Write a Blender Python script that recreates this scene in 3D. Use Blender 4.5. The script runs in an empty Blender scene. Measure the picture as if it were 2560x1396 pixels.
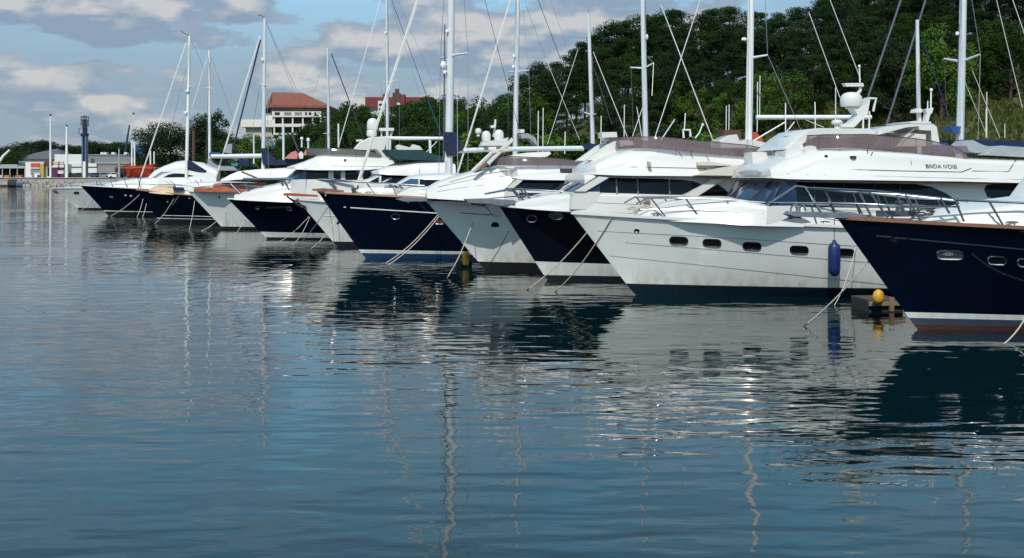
import bpy, math, random
from mathutils import Vector, Matrix
from mathutils.bvhtree import BVHTree
R = math.radians
sc = bpy.context.scene
COL = sc.collection
# ------------------------------------------------------------------ camera
F, CX, HZ, CAMH = 3072.0, 1280.0, 437.0, 3.2        # focal length and horizon of the 2560 px photograph
cam_d = bpy.data.cameras.new('camera'); cam = bpy.data.objects.new('camera', cam_d); COL.objects.link(cam)
cam.location = (0, 0, CAMH); cam.rotation_euler = (R(90), 0, 0)
cam_d.sensor_width = 36; cam_d.lens = 36*F/2560; cam_d.shift_y = -(698-HZ)/2560
cam_d.clip_start = 0.1; cam_d.clip_end = 9000
sc.camera = cam
# ------------------------------------------------------------------ sky
SUN_EL, SUN_DIR = R(48), Vector((-0.22, -0.975, 0)).normalized()
w = bpy.data.worlds.new('World'); sc.world = w; w.use_nodes = True
nt = w.node_tree; N = nt.nodes; Lk = nt.links; N.clear()
def nd(t, **k):
    n = N.new(t)
    for a, b in k.items(): setattr(n, a, b)
    return n
def mth(op, a, b=None, clamp=False):
    n = nd('ShaderNodeMath', operation=op, use_clamp=clamp)
    for i, v in enumerate((a, b)):
        if v is None: continue
        if isinstance(v, (int, float)): n.inputs[i].default_value = v
        else: Lk.new(v, n.inputs[i])
    return n.outputs[0]
out = nd('ShaderNodeOutputWorld'); bg = nd('ShaderNodeBackground'); bg.inputs[1].default_value = 0.125
sky = nd('ShaderNodeTexSky', sky_type='NISHITA', sun_disc=False)
sky.sun_elevation = SUN_EL; sky.sun_rotation = math.atan2(SUN_DIR.x, SUN_DIR.y)
sky.air_density = 1.0; sky.dust_density = 0.6; sky.ozone_density = 1.6
tc = nd('ShaderNodeTexCoord')
def cloud(scale, off, det=6, zs=2.6):
    mp = nd('ShaderNodeMapping'); mp.inputs['Scale'].default_value = (scale, scale, scale*zs); mp.inputs['Location'].default_value = off
    Lk.new(tc.outputs['Generated'], mp.inputs[0])
    n = nd('ShaderNodeTexNoise'); n.inputs['Scale'].default_value = 1; n.inputs['Detail'].default_value = det; n.inputs['Roughness'].default_value = 0.52
    Lk.new(mp.outputs[0], n.inputs['Vector']); return n.outputs[0]
def ramp(v, a, b):
    m = nd('ShaderNodeMapRange', interpolation_type='SMOOTHSTEP'); m.inputs[1].default_value = a; m.inputs[2].default_value = b
    Lk.new(v, m.inputs[0]); return m.outputs[0]
OFF = (3.1, 0.4, 1.3)
n1 = cloud(9.0, OFF); n1u = cloud(9.0, (OFF[0], OFF[1], OFF[2]+0.22))
cover = ramp(n1, 0.35, 0.47)
sheet = ramp(cloud(2.6, (7.7, 2.0, 4.0), 4, 3.2), 0.42, 0.60)
lit = mth('MULTIPLY', mth('SUBTRACT', n1, n1u), 8.0); lit = mth('ADD', lit, 0.34, True)
lit = mth('MULTIPLY', lit, mth('MULTIPLY', ramp(n1, 0.40, 0.60), mth('ADD', ramp(cloud(24.0, (1.3, 5.1, 2.2), 5, 2.0), 0.30, 0.62), 0.45)))
mixc = nd('ShaderNodeMix', data_type='RGBA'); Lk.new(lit, mixc.inputs[0])
mixc.inputs[6].default_value = (2.05, 2.66, 3.58, 1); mixc.inputs[7].default_value = (4.75, 4.62, 4.65, 1)
sep = nd('ShaderNodeSeparateXYZ'); Lk.new(tc.outputs['Generated'], sep.inputs[0])
# cloud cover is dense low over the land and breaks up overhead
low = ramp(sep.outputs[2], 0.24, 0.12); haze_low = ramp(sep.outputs[2], 0.19, 0.06)
amt = mth('MULTIPLY', mth('MAXIMUM', cover, mth('MULTIPLY', sheet, 0.75)), mth('ADD', mth('MULTIPLY', low, 0.62), 0.30))
amt = mth('MAXIMUM', amt, mth('MULTIPLY', haze_low, 0.86))
skc = nd('ShaderNodeMix', data_type='RGBA', blend_type='MULTIPLY'); skc.inputs[0].default_value = 1
tint = nd('ShaderNodeMix', data_type='RGBA'); Lk.new(ramp(sep.outputs[2], 0.12, 0.26), tint.inputs[0]); tint.inputs[6].default_value = (0.84, 1.06, 1.10, 1); tint.inputs[7].default_value = (0.92, 1.48, 1.38, 1)
Lk.new(sky.outputs[0], skc.inputs[6]); Lk.new(tint.outputs[2], skc.inputs[7])
mx = nd('ShaderNodeMix', data_type='RGBA'); Lk.new(amt, mx.inputs[0]); Lk.new(skc.outputs[2], mx.inputs[6]); Lk.new(mixc.outputs[2], mx.inputs[7])
Lk.new(mx.outputs[2], bg.inputs[0]); Lk.new(bg.outputs[0], out.inputs[0])
# ------------------------------------------------------------------ sun
sd = bpy.data.lights.new('sun', 'SUN'); so = bpy.data.objects.new('sun', sd); COL.objects.link(so)
sd.energy = 3.6; sd.angle = R(0.53); sd.color = (1.0, 0.955, 0.88)
tosun = Vector((SUN_DIR.x*math.cos(SUN_EL), SUN_DIR.y*math.cos(SUN_EL), math.sin(SUN_EL)))
so.rotation_euler = tosun.to_track_quat('Z', 'Y').to_euler()
sc.view_settings.view_transform = 'Standard'; sc.view_settings.look = 'None'
sc.view_settings.exposure = 0.0; sc.view_settings.gamma = 1.0
sc.render.engine = 'CYCLES'; sc.cycles.max_bounces = 7; sc.cycles.transparent_max_bounces = 12
sc.cycles.caustics_reflective = True; sc.cycles.blur_glossy = 1.0; sc.cycles.caustics_refractive = False; sc.cycles.use_denoising = True
# ------------------------------------------------------------------ materials
MATS = {}
def M(name, col, rough=0.5, metal=0.0, var=0.12, scale=2.0, bump=0.0, bscale=20.0, coat=0.0, col2=None, obj_rand=0.0, spec=0.5, stretch=(1, 1, 1)):
    m = bpy.data.materials.new(name); m.use_nodes = True; t = m.node_tree; b = t.nodes['Principled BSDF']
    tcn = t.nodes.new('ShaderNodeTexCoord'); mp = t.nodes.new('ShaderNodeMapping'); mp.inputs['Scale'].default_value = stretch
    t.links.new(tcn.outputs['Object'], mp.inputs[0])
    n = t.nodes.new('ShaderNodeTexNoise'); n.inputs['Scale'].default_value = scale; n.inputs['Detail'].default_value = 5
    t.links.new(mp.outputs[0], n.inputs['Vector'])
    r = t.nodes.new('ShaderNodeMapRange'); r.inputs[1].default_value = 0.3; r.inputs[2].default_value = 0.7
    t.links.new(n.outputs[0], r.inputs[0])
    mx = t.nodes.new('ShaderNodeMix'); mx.data_type = 'RGBA'
    c2 = col2 if col2 else tuple(c*(1-var) for c in col)
    mx.inputs[6].default_value = (*col, 1); mx.inputs[7].default_value = (*c2, 1); t.links.new(r.outputs[0], mx.inputs[0])
    src = mx.outputs[2]
    if obj_rand:
        oi = t.nodes.new('ShaderNodeObjectInfo'); hs = t.nodes.new('ShaderNodeHueSaturation')
        mr = t.nodes.new('ShaderNodeMapRange'); mr.inputs[3].default_value = 1-obj_rand; mr.inputs[4].default_value = 1+obj_rand
        t.links.new(oi.outputs['Random'], mr.inputs[0]); t.links.new(mr.outputs[0], hs.inputs['Value'])
        t.links.new(src, hs.inputs['Color']); src = hs.outputs[0]
    t.links.new(src, b.inputs['Base Color'])
    b.inputs['Roughness'].default_value = rough; b.inputs['Metallic'].default_value = metal
    b.inputs['Specular IOR Level'].default_value = spec
    b.inputs['Coat Weight'].default_value = coat; b.inputs['Coat Roughness'].default_value = 0.06
    if bump:
        n2 = t.nodes.new('ShaderNodeTexNoise'); n2.inputs['Scale'].default_value = bscale; n2.inputs['Detail'].default_value = 4
        t.links.new(mp.outputs[0], n2.inputs['Vector'])
        bp = t.nodes.new('ShaderNodeBump'); bp.inputs['Strength'].default_value = bump; bp.inputs['Distance'].default_value = 0.05
        t.links.new(n2.outputs[0], bp.inputs['Height']); t.links.new(bp.outputs[0], b.inputs['Normal'])
    MATS[name] = m; return m
M('gel', (0.69, 0.67, 0.635), 0.25, var=0.05, scale=0.8, coat=0.3)
M('gel_hull', (0.86, 0.85, 0.81), 0.22, var=0.07, scale=1.3, coat=0.4, bump=0.02, bscale=2.5)
M('gel_cream', (0.68, 0.63, 0.54), 0.35, var=0.07, scale=1.1)
M('deckpaint', (0.78, 0.75, 0.69), 0.6, var=0.12, scale=2.0, bump=0.1, bscale=60)
M('ws_glass', (0.008, 0.018, 0.045), 0.06, col2=(0.018, 0.045, 0.10), scale=0.8, spec=0.35)
M('navy', (0.0009, 0.0030, 0.0140), 0.045, var=0.4, scale=1.0, coat=0.15, bump=0.02, bscale=1.6, spec=0.4)
M('black_hull', (0.003, 0.004, 0.010), 0.05, var=0.4, scale=1.0, coat=0.15, bump=0.012, bscale=1.6, spec=0.4)
M('boot_blue', (0.012, 0.05, 0.13), 0.35, var=0.3, scale=4)
M('boot_slate', (0.05, 0.065, 0.10), 0.4, var=0.3, scale=4)
M('boot_navy', (0.004, 0.016, 0.032), 0.35, var=0.3, scale=4)
M('porthole_glass', (0.006, 0.007, 0.009), 0.25, spec=0.2)
M('antifoul', (0.008, 0.010, 0.014), 0.6, var=0.4, scale=5, bump=0.2)
M('antifoul_red', (0.085, 0.024, 0.020), 0.6, var=0.4, scale=5, bump=0.2)
M('stripe_white', (0.72, 0.73, 0.72), 0.35, var=0.15, scale=3)
M('rail_blue', (0.13, 0.17, 0.23), 0.35, var=0.2)
M('teak', (0.26, 0.115, 0.07), 0.45, col2=(0.17, 0.075, 0.045), scale=6, stretch=(0.3, 4, 4), coat=0.2)
M('teak_pale', (0.40, 0.24, 0.16), 0.5, col2=(0.38, 0.20, 0.13), scale=6, stretch=(0.3, 4, 4))
M('orange_wood', (0.50, 0.115, 0.03), 0.35, col2=(0.25, 0.05, 0.02), scale=4, stretch=(0.5, 3, 3), coat=0.3)
M('glass', (0.005, 0.006, 0.009), 0.04, var=0.3, scale=1.0, spec=0.28)
M('glass_blue', (0.02, 0.05, 0.11), 0.05, col2=(0.05, 0.10, 0.18), scale=1.2, spec=0.8)
M('glass_frame', (0.02, 0.022, 0.026), 0.4)
M('steel', (0.62, 0.63, 0.65), 0.22, metal=1.0, var=0.2, scale=9)
M('dark_steel', (0.16, 0.17, 0.19), 0.35, metal=0.7, var=0.3, scale=9)
M('grey_alloy', (0.22, 0.24, 0.27), 0.45, metal=0.3, var=0.3, scale=6)
M('mast_paint', (0.66, 0.68, 0.70), 0.35, var=0.12, scale=1.2)
M('mast_white', (0.80, 0.80, 0.78), 0.35, var=0.08, scale=1.2)
M('spar_dark', (0.10, 0.11, 0.14), 0.4, var=0.2)
M('wire', (0.30, 0.31, 0.33), 0.4, metal=0.6)
M('wire_dark', (0.03, 0.035, 0.05), 0.5)
M('wire_teal', (0.01, 0.06, 0.08), 0.6)
M('wire_blue', (0.015, 0.035, 0.12), 0.6)
M('furled', (0.74, 0.73, 0.69), 0.8, var=0.15, scale=8)
M('canvas_blue', (0.006, 0.020, 0.070), 0.8, var=0.45, scale=5, bump=0.5, bscale=6)
M('canvas_teal', (0.008, 0.055, 0.065), 0.7, var=0.4, scale=2, bump=0.4, bscale=4)
M('canvas_grey', (0.34, 0.36, 0.38), 0.8, var=0.2, scale=4, bump=0.4, bscale=6)
M('canvas_cream', (0.62, 0.47, 0.32), 0.8, var=0.15, scale=4, bump=0.3)
M('canvas_white', (0.76, 0.74, 0.70), 0.8, var=0.12, scale=3, bump=0.4, bscale=5)
M('rope', (0.62, 0.56, 0.46), 0.9, var=0.3, scale=30, bump=0.4, bscale=90)
M('rope_dark', (0.10, 0.10, 0.10), 0.9, var=0.3, scale=30)
M('rubber', (0.015, 0.015, 0.017), 0.7)
M('fender_blue', (0.006, 0.022, 0.12), 0.45, var=0.25, scale=5)
M('buoy_yellow', (0.68, 0.40, 0.03), 0.5, col2=(0.45, 0.24, 0.03), scale=6)
M('dock_wood', (0.10, 0.075, 0.05), 0.8, col2=(0.04, 0.035, 0.03), scale=5, bump=0.4)
M('dock_dark', (0.02, 0.025, 0.025), 0.8)
M('dock_edge', (0.24, 0.19, 0.12), 0.7, var=0.4, scale=5)
M('lettering', (0.03, 0.03, 0.035), 0.5)
M('letter_pale', (0.55, 0.55, 0.55), 0.5)
M('red_trim', (0.25, 0.03, 0.04), 0.5)
M('red_paint', (0.62, 0.05, 0.03), 0.5, col2=(0.50, 0.07, 0.03), scale=1.5)
M('pink', (0.60, 0.22, 0.19), 0.6)
M('orange_paint', (0.62, 0.20, 0.03), 0.6)
M('blue_paint', (0.02, 0.09, 0.28), 0.5)
M('teal_paint', (0.03, 0.22, 0.26), 0.5)
M('plaster', (0.74, 0.70, 0.62), 0.9, col2=(0.62, 0.58, 0.51), scale=0.4, bump=0.1)
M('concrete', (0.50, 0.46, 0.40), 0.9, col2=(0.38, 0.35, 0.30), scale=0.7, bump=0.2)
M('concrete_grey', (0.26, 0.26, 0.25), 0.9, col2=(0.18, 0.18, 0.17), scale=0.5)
M('white_wall', (0.66, 0.66, 0.64), 0.8, var=0.12, scale=0.3)
M('grey_wall', (0.20, 0.215, 0.235), 0.7, var=0.15, scale=0.3)
M('grey_roof', (0.11, 0.115, 0.125), 0.7, var=0.2, scale=0.3)
M('tile', (0.27, 0.085, 0.05), 0.85, col2=(0.19, 0.06, 0.038), scale=1.5, bump=0.3, bscale=8)
M('red_wall', (0.19, 0.04, 0.04), 0.8, var=0.2, scale=0.3)
M('brown', (0.10, 0.045, 0.03), 0.8)
M('purple', (0.08, 0.012, 0.06), 0.7)
M('yellow', (0.42, 0.33, 0.06), 0.7)
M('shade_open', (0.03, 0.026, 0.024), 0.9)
M('tower_blue', (0.10, 0.15, 0.24), 0.5, var=0.2, scale=0.6)
M('tower_dark', (0.02, 0.028, 0.05), 0.5)
M('rock', (0.46, 0.42, 0.36), 0.95, col2=(0.24, 0.22, 0.20), scale=1.5, bump=0.6, bscale=5)
M('bark', (0.075, 0.05, 0.036), 0.95, var=0.5, scale=3, bump=0.6, bscale=10)
M('car_silver', (0.36, 0.38, 0.40), 0.25, metal=0.5, coat=0.6); M('car_dark', (0.03, 0.035, 0.045), 0.25, coat=0.6)
M('car_white', (0.72, 0.72, 0.71), 0.25, coat=0.6); M('car_blue', (0.04, 0.09, 0.18), 0.25, coat=0.6)
def stain(name):        # waterline scum and faint run marks that stay on the hull
    m = MATS[name]; t = m.node_tree; b = t.nodes['Principled BSDF']; src = b.inputs['Base Color'].links[0].from_socket
    tcn = t.nodes.new('ShaderNodeTexCoord'); sp = t.nodes.new('ShaderNodeSeparateXYZ'); t.links.new(tcn.outputs['Object'], sp.inputs[0])
    mp = t.nodes.new('ShaderNodeMapping'); mp.inputs['Scale'].default_value = (5, 5, .5); t.links.new(tcn.outputs['Object'], mp.inputs[0])
    n = t.nodes.new('ShaderNodeTexNoise'); n.inputs['Scale'].default_value = 1; n.inputs['Detail'].default_value = 6; t.links.new(mp.outputs[0], n.inputs['Vector'])
    r = t.nodes.new('ShaderNodeMapRange'); r.inputs[1].default_value = 0.85; r.inputs[2].default_value = 0.18; t.links.new(sp.outputs[2], r.inputs[0])
    q = t.nodes.new('ShaderNodeMapRange'); q.inputs[1].default_value = 0.42; q.inputs[2].default_value = 0.70; t.links.new(n.outputs[0], q.inputs[0])
    k = t.nodes.new('ShaderNodeMath'); k.operation = 'MULTIPLY_ADD'; k.inputs[2].default_value = 0.0; t.links.new(r.outputs[0], k.inputs[0]); t.links.new(q.outputs[0], k.inputs[1])
    k2 = t.nodes.new('ShaderNodeMath'); k2.operation = 'MULTIPLY_ADD'; k2.inputs[1].default_value = 0.05; t.links.new(q.outputs[0], k2.inputs[0]); t.links.new(k.outputs[0], k2.inputs[2]); k2.use_clamp = True
    mx = t.nodes.new('ShaderNodeMix'); mx.data_type = 'RGBA'; t.links.new(k2.outputs[0], mx.inputs[0]); t.links.new(src, mx.inputs[6]); mx.inputs[7].default_value = (0.60, 0.57, 0.46, 1)
    t.links.new(mx.outputs[2], b.inputs['Base Color'])
stain('gel_hull'); stain('stripe_white')
def foliage(name, c1, c2, rnd, trans=0.35):
    m = M(name, c1, 1.0, col2=c2, scale=0.55, obj_rand=rnd, spec=0.08)
    t = m.node_tree; b = t.nodes['Principled BSDF']; o = t.nodes['Material Output']
    tr = t.nodes.new('ShaderNodeBsdfTranslucent'); mxs = t.nodes.new('ShaderNodeMixShader'); mxs.inputs[0].default_value = trans
    src = b.inputs['Base Color'].links[0].from_socket
    t.links.new(src, tr.inputs[0]); t.links.new(b.outputs[0], mxs.inputs[1]); t.links.new(tr.outputs[0], mxs.inputs[2]); t.links.new(mxs.outputs[0], o.inputs[0])
foliage('pine', (0.034, 0.069, 0.017), (0.015, 0.033, 0.012), 0.20)
foliage('leafy', (0.038, 0.082, 0.017), (0.026, 0.060, 0.014), 0.20)
foliage('leafy_dark', (0.030, 0.058, 0.020), (0.016, 0.032, 0.015), 0.25)
foliage('fresh', (0.095, 0.18, 0.028), (0.055, 0.115, 0.02), 0.25)
foliage('grassy', (0.105, 0.115, 0.03), (0.055, 0.08, 0.02), 0.2)
M('soil', (0.07, 0.075, 0.028), 0.95, col2=(0.045, 0.055, 0.02), scale=0.25, bump=0.5, bscale=2)
def smoked(name, col, t_amt):
    m = M(name, col, 0.06, var=0.2, spec=0.6); t = m.node_tree; b = t.nodes['Principled BSDF']; o = t.nodes['Material Output']
    tp = t.nodes.new('ShaderNodeBsdfTransparent'); tp.inputs[0].default_value = (0.62, 0.54, 0.56, 1)
    mxs = t.nodes.new('ShaderNodeMixShader'); mxs.inputs[0].default_value = t_amt
    t.links.new(b.outputs[0], mxs.inputs[1]); t.links.new(tp.outputs[0], mxs.inputs[2]); t.links.new(mxs.outputs[0], o.inputs[0])
smoked('screen', (0.27, 0.20, 0.205), 0.50); smoked('screen_grey', (0.20, 0.19, 0.17), 0.5)
# water: dark body, mirror surface, ripples in metres
def water_mat():
    m = bpy.data.materials.new('water'); m.use_nodes = True; t = m.node_tree; b = t.nodes['Principled BSDF']
    b.inputs['Base Color'].default_value = (0.0014, 0.0118, 0.0142, 1); b.inputs['Roughness'].default_value = 0.02; b.inputs['IOR'].default_value = 1.333
    g = t.nodes.new('ShaderNodeNewGeometry')
    def noise(sx, sy, det, rot=0.0, dist=0.0):
        mp = t.nodes.new('ShaderNodeMapping'); mp.inputs['Scale'].default_value = (sx, sy, 1); mp.inputs['Rotation'].default_value = (0, 0, rot)
        t.links.new(g.outputs['Position'], mp.inputs[0])
        n = t.nodes.new('ShaderNodeTexNoise'); n.inputs['Scale'].default_value = 1; n.inputs['Detail'].default_value = det; n.inputs['Roughness'].default_value = 0.45
        n.inputs['Distortion'].default_value = dist
        t.links.new(mp.outputs[0], n.inputs['Vector']); return n.outputs[0]
    def mt(op, a, bb):
        n = t.nodes.new('ShaderNodeMath'); n.operation = op
        for i, v in enumerate((a, bb)):
            if isinstance(v, (int, float)): n.inputs[i].default_value = v
            else: t.links.new(v, n.inputs[i])
        return n.outputs[0]
    patch = t.nodes.new('ShaderNodeMapRange'); patch.inputs[1].default_value = 0.38; patch.inputs[2].default_value = 0.64; patch.inputs[3].default_value = 0.38; patch.inputs[4].default_value = 1.2
    t.links.new(noise(0.035, 0.09, 2), patch.inputs[0])
    h = mt('ADD', mt('MULTIPLY', noise(0.20, 0.50, 1, 0.10, 0.3), 0.030), mt('MULTIPLY', noise(0.85, 2.0, 1, -0.08, 0.3), 0.0215))
    h = mt('ADD', h, mt('MULTIPLY', noise(2.8, 6.5, 1, 0.05, 0.2), 0.0026))
    h = mt('MULTIPLY', h, patch.outputs[0])
    bp = t.nodes.new('ShaderNodeBump'); bp.inputs['Strength'].default_value = 1.0; bp.inputs['Distance'].default_value = 1.0
    t.links.new(h, bp.inputs['Height']); t.links.new(bp.outputs[0], b.inputs['Normal'])
    MATS['water'] = m
water_mat()
# ------------------------------------------------------------------ mesh helpers
def tag(o, label=None, cat=None, group=None, kind=None):
    if label: o['label'] = label
    if cat: o['category'] = cat
    if group: o['group'] = group
    if kind: o['kind'] = kind
    return o
def empty(name, loc, rz=0, label=None, cat=None, group=None):
    o = bpy.data.objects.new(name, None); COL.objects.link(o); o.location = loc; o.rotation_euler = (0, 0, rz)
    o.empty_display_size = 0.2
    return tag(o, label, cat, group)
class MB:
    def __init__(s): s.v = []; s.f = []; s.m = []
    def add(s, vs, fs, mi=0):
        k = len(s.v); s.v += [tuple(v) for v in vs]
        for f in fs: s.f.append([i+k for i in f]); s.m.append(mi)
    def box(s, c, d, rz=0, mi=0, taper=1.0):
        x, y, z = d[0]/2, d[1]/2, d[2]/2; ca, sa = math.cos(rz), math.sin(rz); P = []
        for sz in (-1, 1):
            k = taper if sz > 0 else 1
            for sx, sy in ((-1, -1), (1, -1), (1, 1), (-1, 1)):
                a, b = sx*x*k, sy*y*k; P.append((c[0]+a*ca-b*sa, c[1]+a*sa+b*ca, c[2]+sz*z))
        s.add(P, [(3, 2, 1, 0), (4, 5, 6, 7), (0, 1, 5, 4), (1, 2, 6, 5), (2, 3, 7, 6), (3, 0, 4, 7)], mi); return s
    def tube(s, pts, r, n=6, mi=0, cap=True):
        pts = [Vector(p) for p in pts]; rr = r if isinstance(r, (list, tuple)) else [r]*len(pts); V = []; Fc = []
        for i, p in enumerate(pts):
            a = pts[max(i-1, 0)]; b = pts[min(i+1, len(pts)-1)]; t = (b-a).normalized() if (b-a).length > 1e-9 else Vector((0, 0, 1))
            u = t.cross(Vector((0, 1, 0))) if abs(t.y) < 0.9 else t.cross(Vector((1, 0, 0))); u.normalize(); v = t.cross(u)
            for k in range(n):
                an = 2*math.pi*k/n; V.append(p+(u*math.cos(an)+v*math.sin(an))*rr[i])
        for i in range(len(pts)-1):
            for k in range(n): Fc.append((i*n+k, i*n+(k+1) % n, (i+1)*n+(k+1) % n, (i+1)*n+k))
        if cap: Fc.append(tuple(range(n-1, -1, -1))); Fc.append(tuple((len(pts)-1)*n+k for k in range(n)))
        s.add(V, Fc, mi); return s
    def lathe(s, prof, c=(0, 0, 0), n=14, mi=0, sx=1, sy=1):
        V = []; Fc = []
        for r, z in prof:
            for k in range(n):
                a = 2*math.pi*k/n; V.append((c[0]+r*math.cos(a)*sx, c[1]+r*math.sin(a)*sy, c[2]+z))
        for i in range(len(prof)-1):
            for k in range(n): Fc.append((i*n+k, i*n+(k+1) % n, (i+1)*n+(k+1) % n, (i+1)*n+k))
        Fc.append(tuple(range(n-1, -1, -1))); Fc.append(tuple((len(prof)-1)*n+k for k in range(n)))
        s.add(V, Fc, mi); return s
    def prism(s, pts, y0, y1, mi=0):          # polygon in x,z extruded along y
        n = len(pts); V = [(p[0], y0, p[1]) for p in pts]+[(p[0], y1, p[1]) for p in pts]
        Fc = [tuple(range(n)), tuple(range(2*n-1, n-1, -1))]+[(i, i+n, (i+1) % n+n, (i+1) % n) for i in range(n)]
        s.add(V, Fc, mi); return s
    def loft(s, rings, mi=0, closed=True, caps=True):
        n = len(rings[0]); V = [p for r in rings for p in r]; Fc = []
        for i in range(len(rings)-1):
            for k in range(n if closed else n-1): Fc.append((i*n+k, i*n+(k+1) % n, (i+1)*n+(k+1) % n, (i+1)*n+k))
        if caps: Fc.append(tuple(range(n-1, -1, -1))); Fc.append(tuple((len(rings)-1)*n+k for k in range(n)))
        s.add(V, Fc, mi); return s
    def mesh(s, name, mats, smooth=None):
        me = bpy.data.meshes.new(name); me.from_pydata(s.v, [], s.f)
        for m in mats: me.materials.append(MATS[m])
        me.polygons.foreach_set('material_index', s.m)
        me.update()
        if smooth is not None:
            me.polygons.foreach_set('use_smooth', [True]*len(me.polygons))
            if smooth < 179: me.set_sharp_from_angle(angle=R(smooth))
        return me
    def build(s, name, mats, parent=None, smooth=None):
        if isinstance(mats, str): mats = [mats]
        o = bpy.data.objects.new(name, s.mesh(name, mats, smooth)); COL.objects.link(o)
        if parent is not None: o.parent = parent
        return o
def interp(tab, x):
    if x <= tab[0][0]: return tab[0][1]
    for (a, b), (c, d) in zip(tab, tab[1:]):
        if x <= c: return b+(d-b)*(x-a)/(c-a) if c > a else d
    return tab[-1][1]
def W(px, py, d): return Vector(((px-CX)/F*d, d, CAMH+(HZ-py)/F*d))     # point of the photograph at a distance d
def sst(t): t = max(0, min(1, t)); return t*t*(3-2*t)
# photo crops -> photo pixels
def crop(x0, y0, k): return lambda *p: [(x0+p[i]/k, y0+p[i+1]/k) for i in range(0, len(p), 2)]
c1 = crop(0, 200, 3.49); c2 = crop(400, 180, 3.173); c3 = crop(760, 180, 2.585); c4 = crop(1050, 180, 2.585); c5 = crop(1350, 280, 2.908)
c6 = crop(1800, 160, 3.368); c7 = crop(1800, 460, 3.172); c8 = crop(1600, 0, 2.667); c9 = crop(320, 380, 6.344); c10 = crop(680, 380, 5.816); c11 = crop(900, 0, 3.2)
# ------------------------------------------------------------------ water, land
wm = MB(); wm.add([(-2600, -60, 0), (2600, -60, 0), (2600, 900, 0), (-2600, 900, 0)], [(0, 1, 2, 3)])
tag(wm.build('water', 'water'), kind='structure')
SHORE = [(-6000, 327), (330, 327), (450, 285), (600, 230), (800, 190), (1000, 152), (1300, 122), (1900, 104), (2560, 98), (7000, 96)]
HILL = [(680, 0), (1000, 1.0), (1250, 3), (1500, 9), (1800, 11), (2100, 12.5), (2560, 17), (7000, 19)]
def ground(u, d):
    t = d-interp(SHORE, u)
    if t < 0: return -1.5
    rise = interp(HILL, u)
    return 2.2*min(1, t/(0.3+2.7*sst((u-330)/200)))+rise*sst(t/36)*(1+0.05*math.sin(u*0.02+d*0.3))
def gz(x, y): return ground(CX+x/y*F, y)
tm = MB(); us = [-6000, -2500, -900]+[i for i in range(-400, 3201, 40)]+[3600, 4500, 7000]; ts = [-2, -0.01, 0.02, 0.31, 1, 2, 3.2, 5, 8, 12, 16, 20, 25, 30, 36, 45, 60, 100, 250, 1500]
for u in us:
    for t in ts:
        d = interp(SHORE, u)+t; tm.v.append(((u-CX)/F*d, d, ground(u, d)))
nt_ = len(ts)
for i in range(len(us)-1):
    for j in range(nt_-1): tm.f.append([i*nt_+j, (i+1)*nt_+j, (i+1)*nt_+j+1, i*nt_+j+1]); tm.m.append(1 if us[i] < 400 else 0)
tag(tm.build('terrain', ['soil', 'concrete'], smooth=50), kind='structure')
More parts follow.
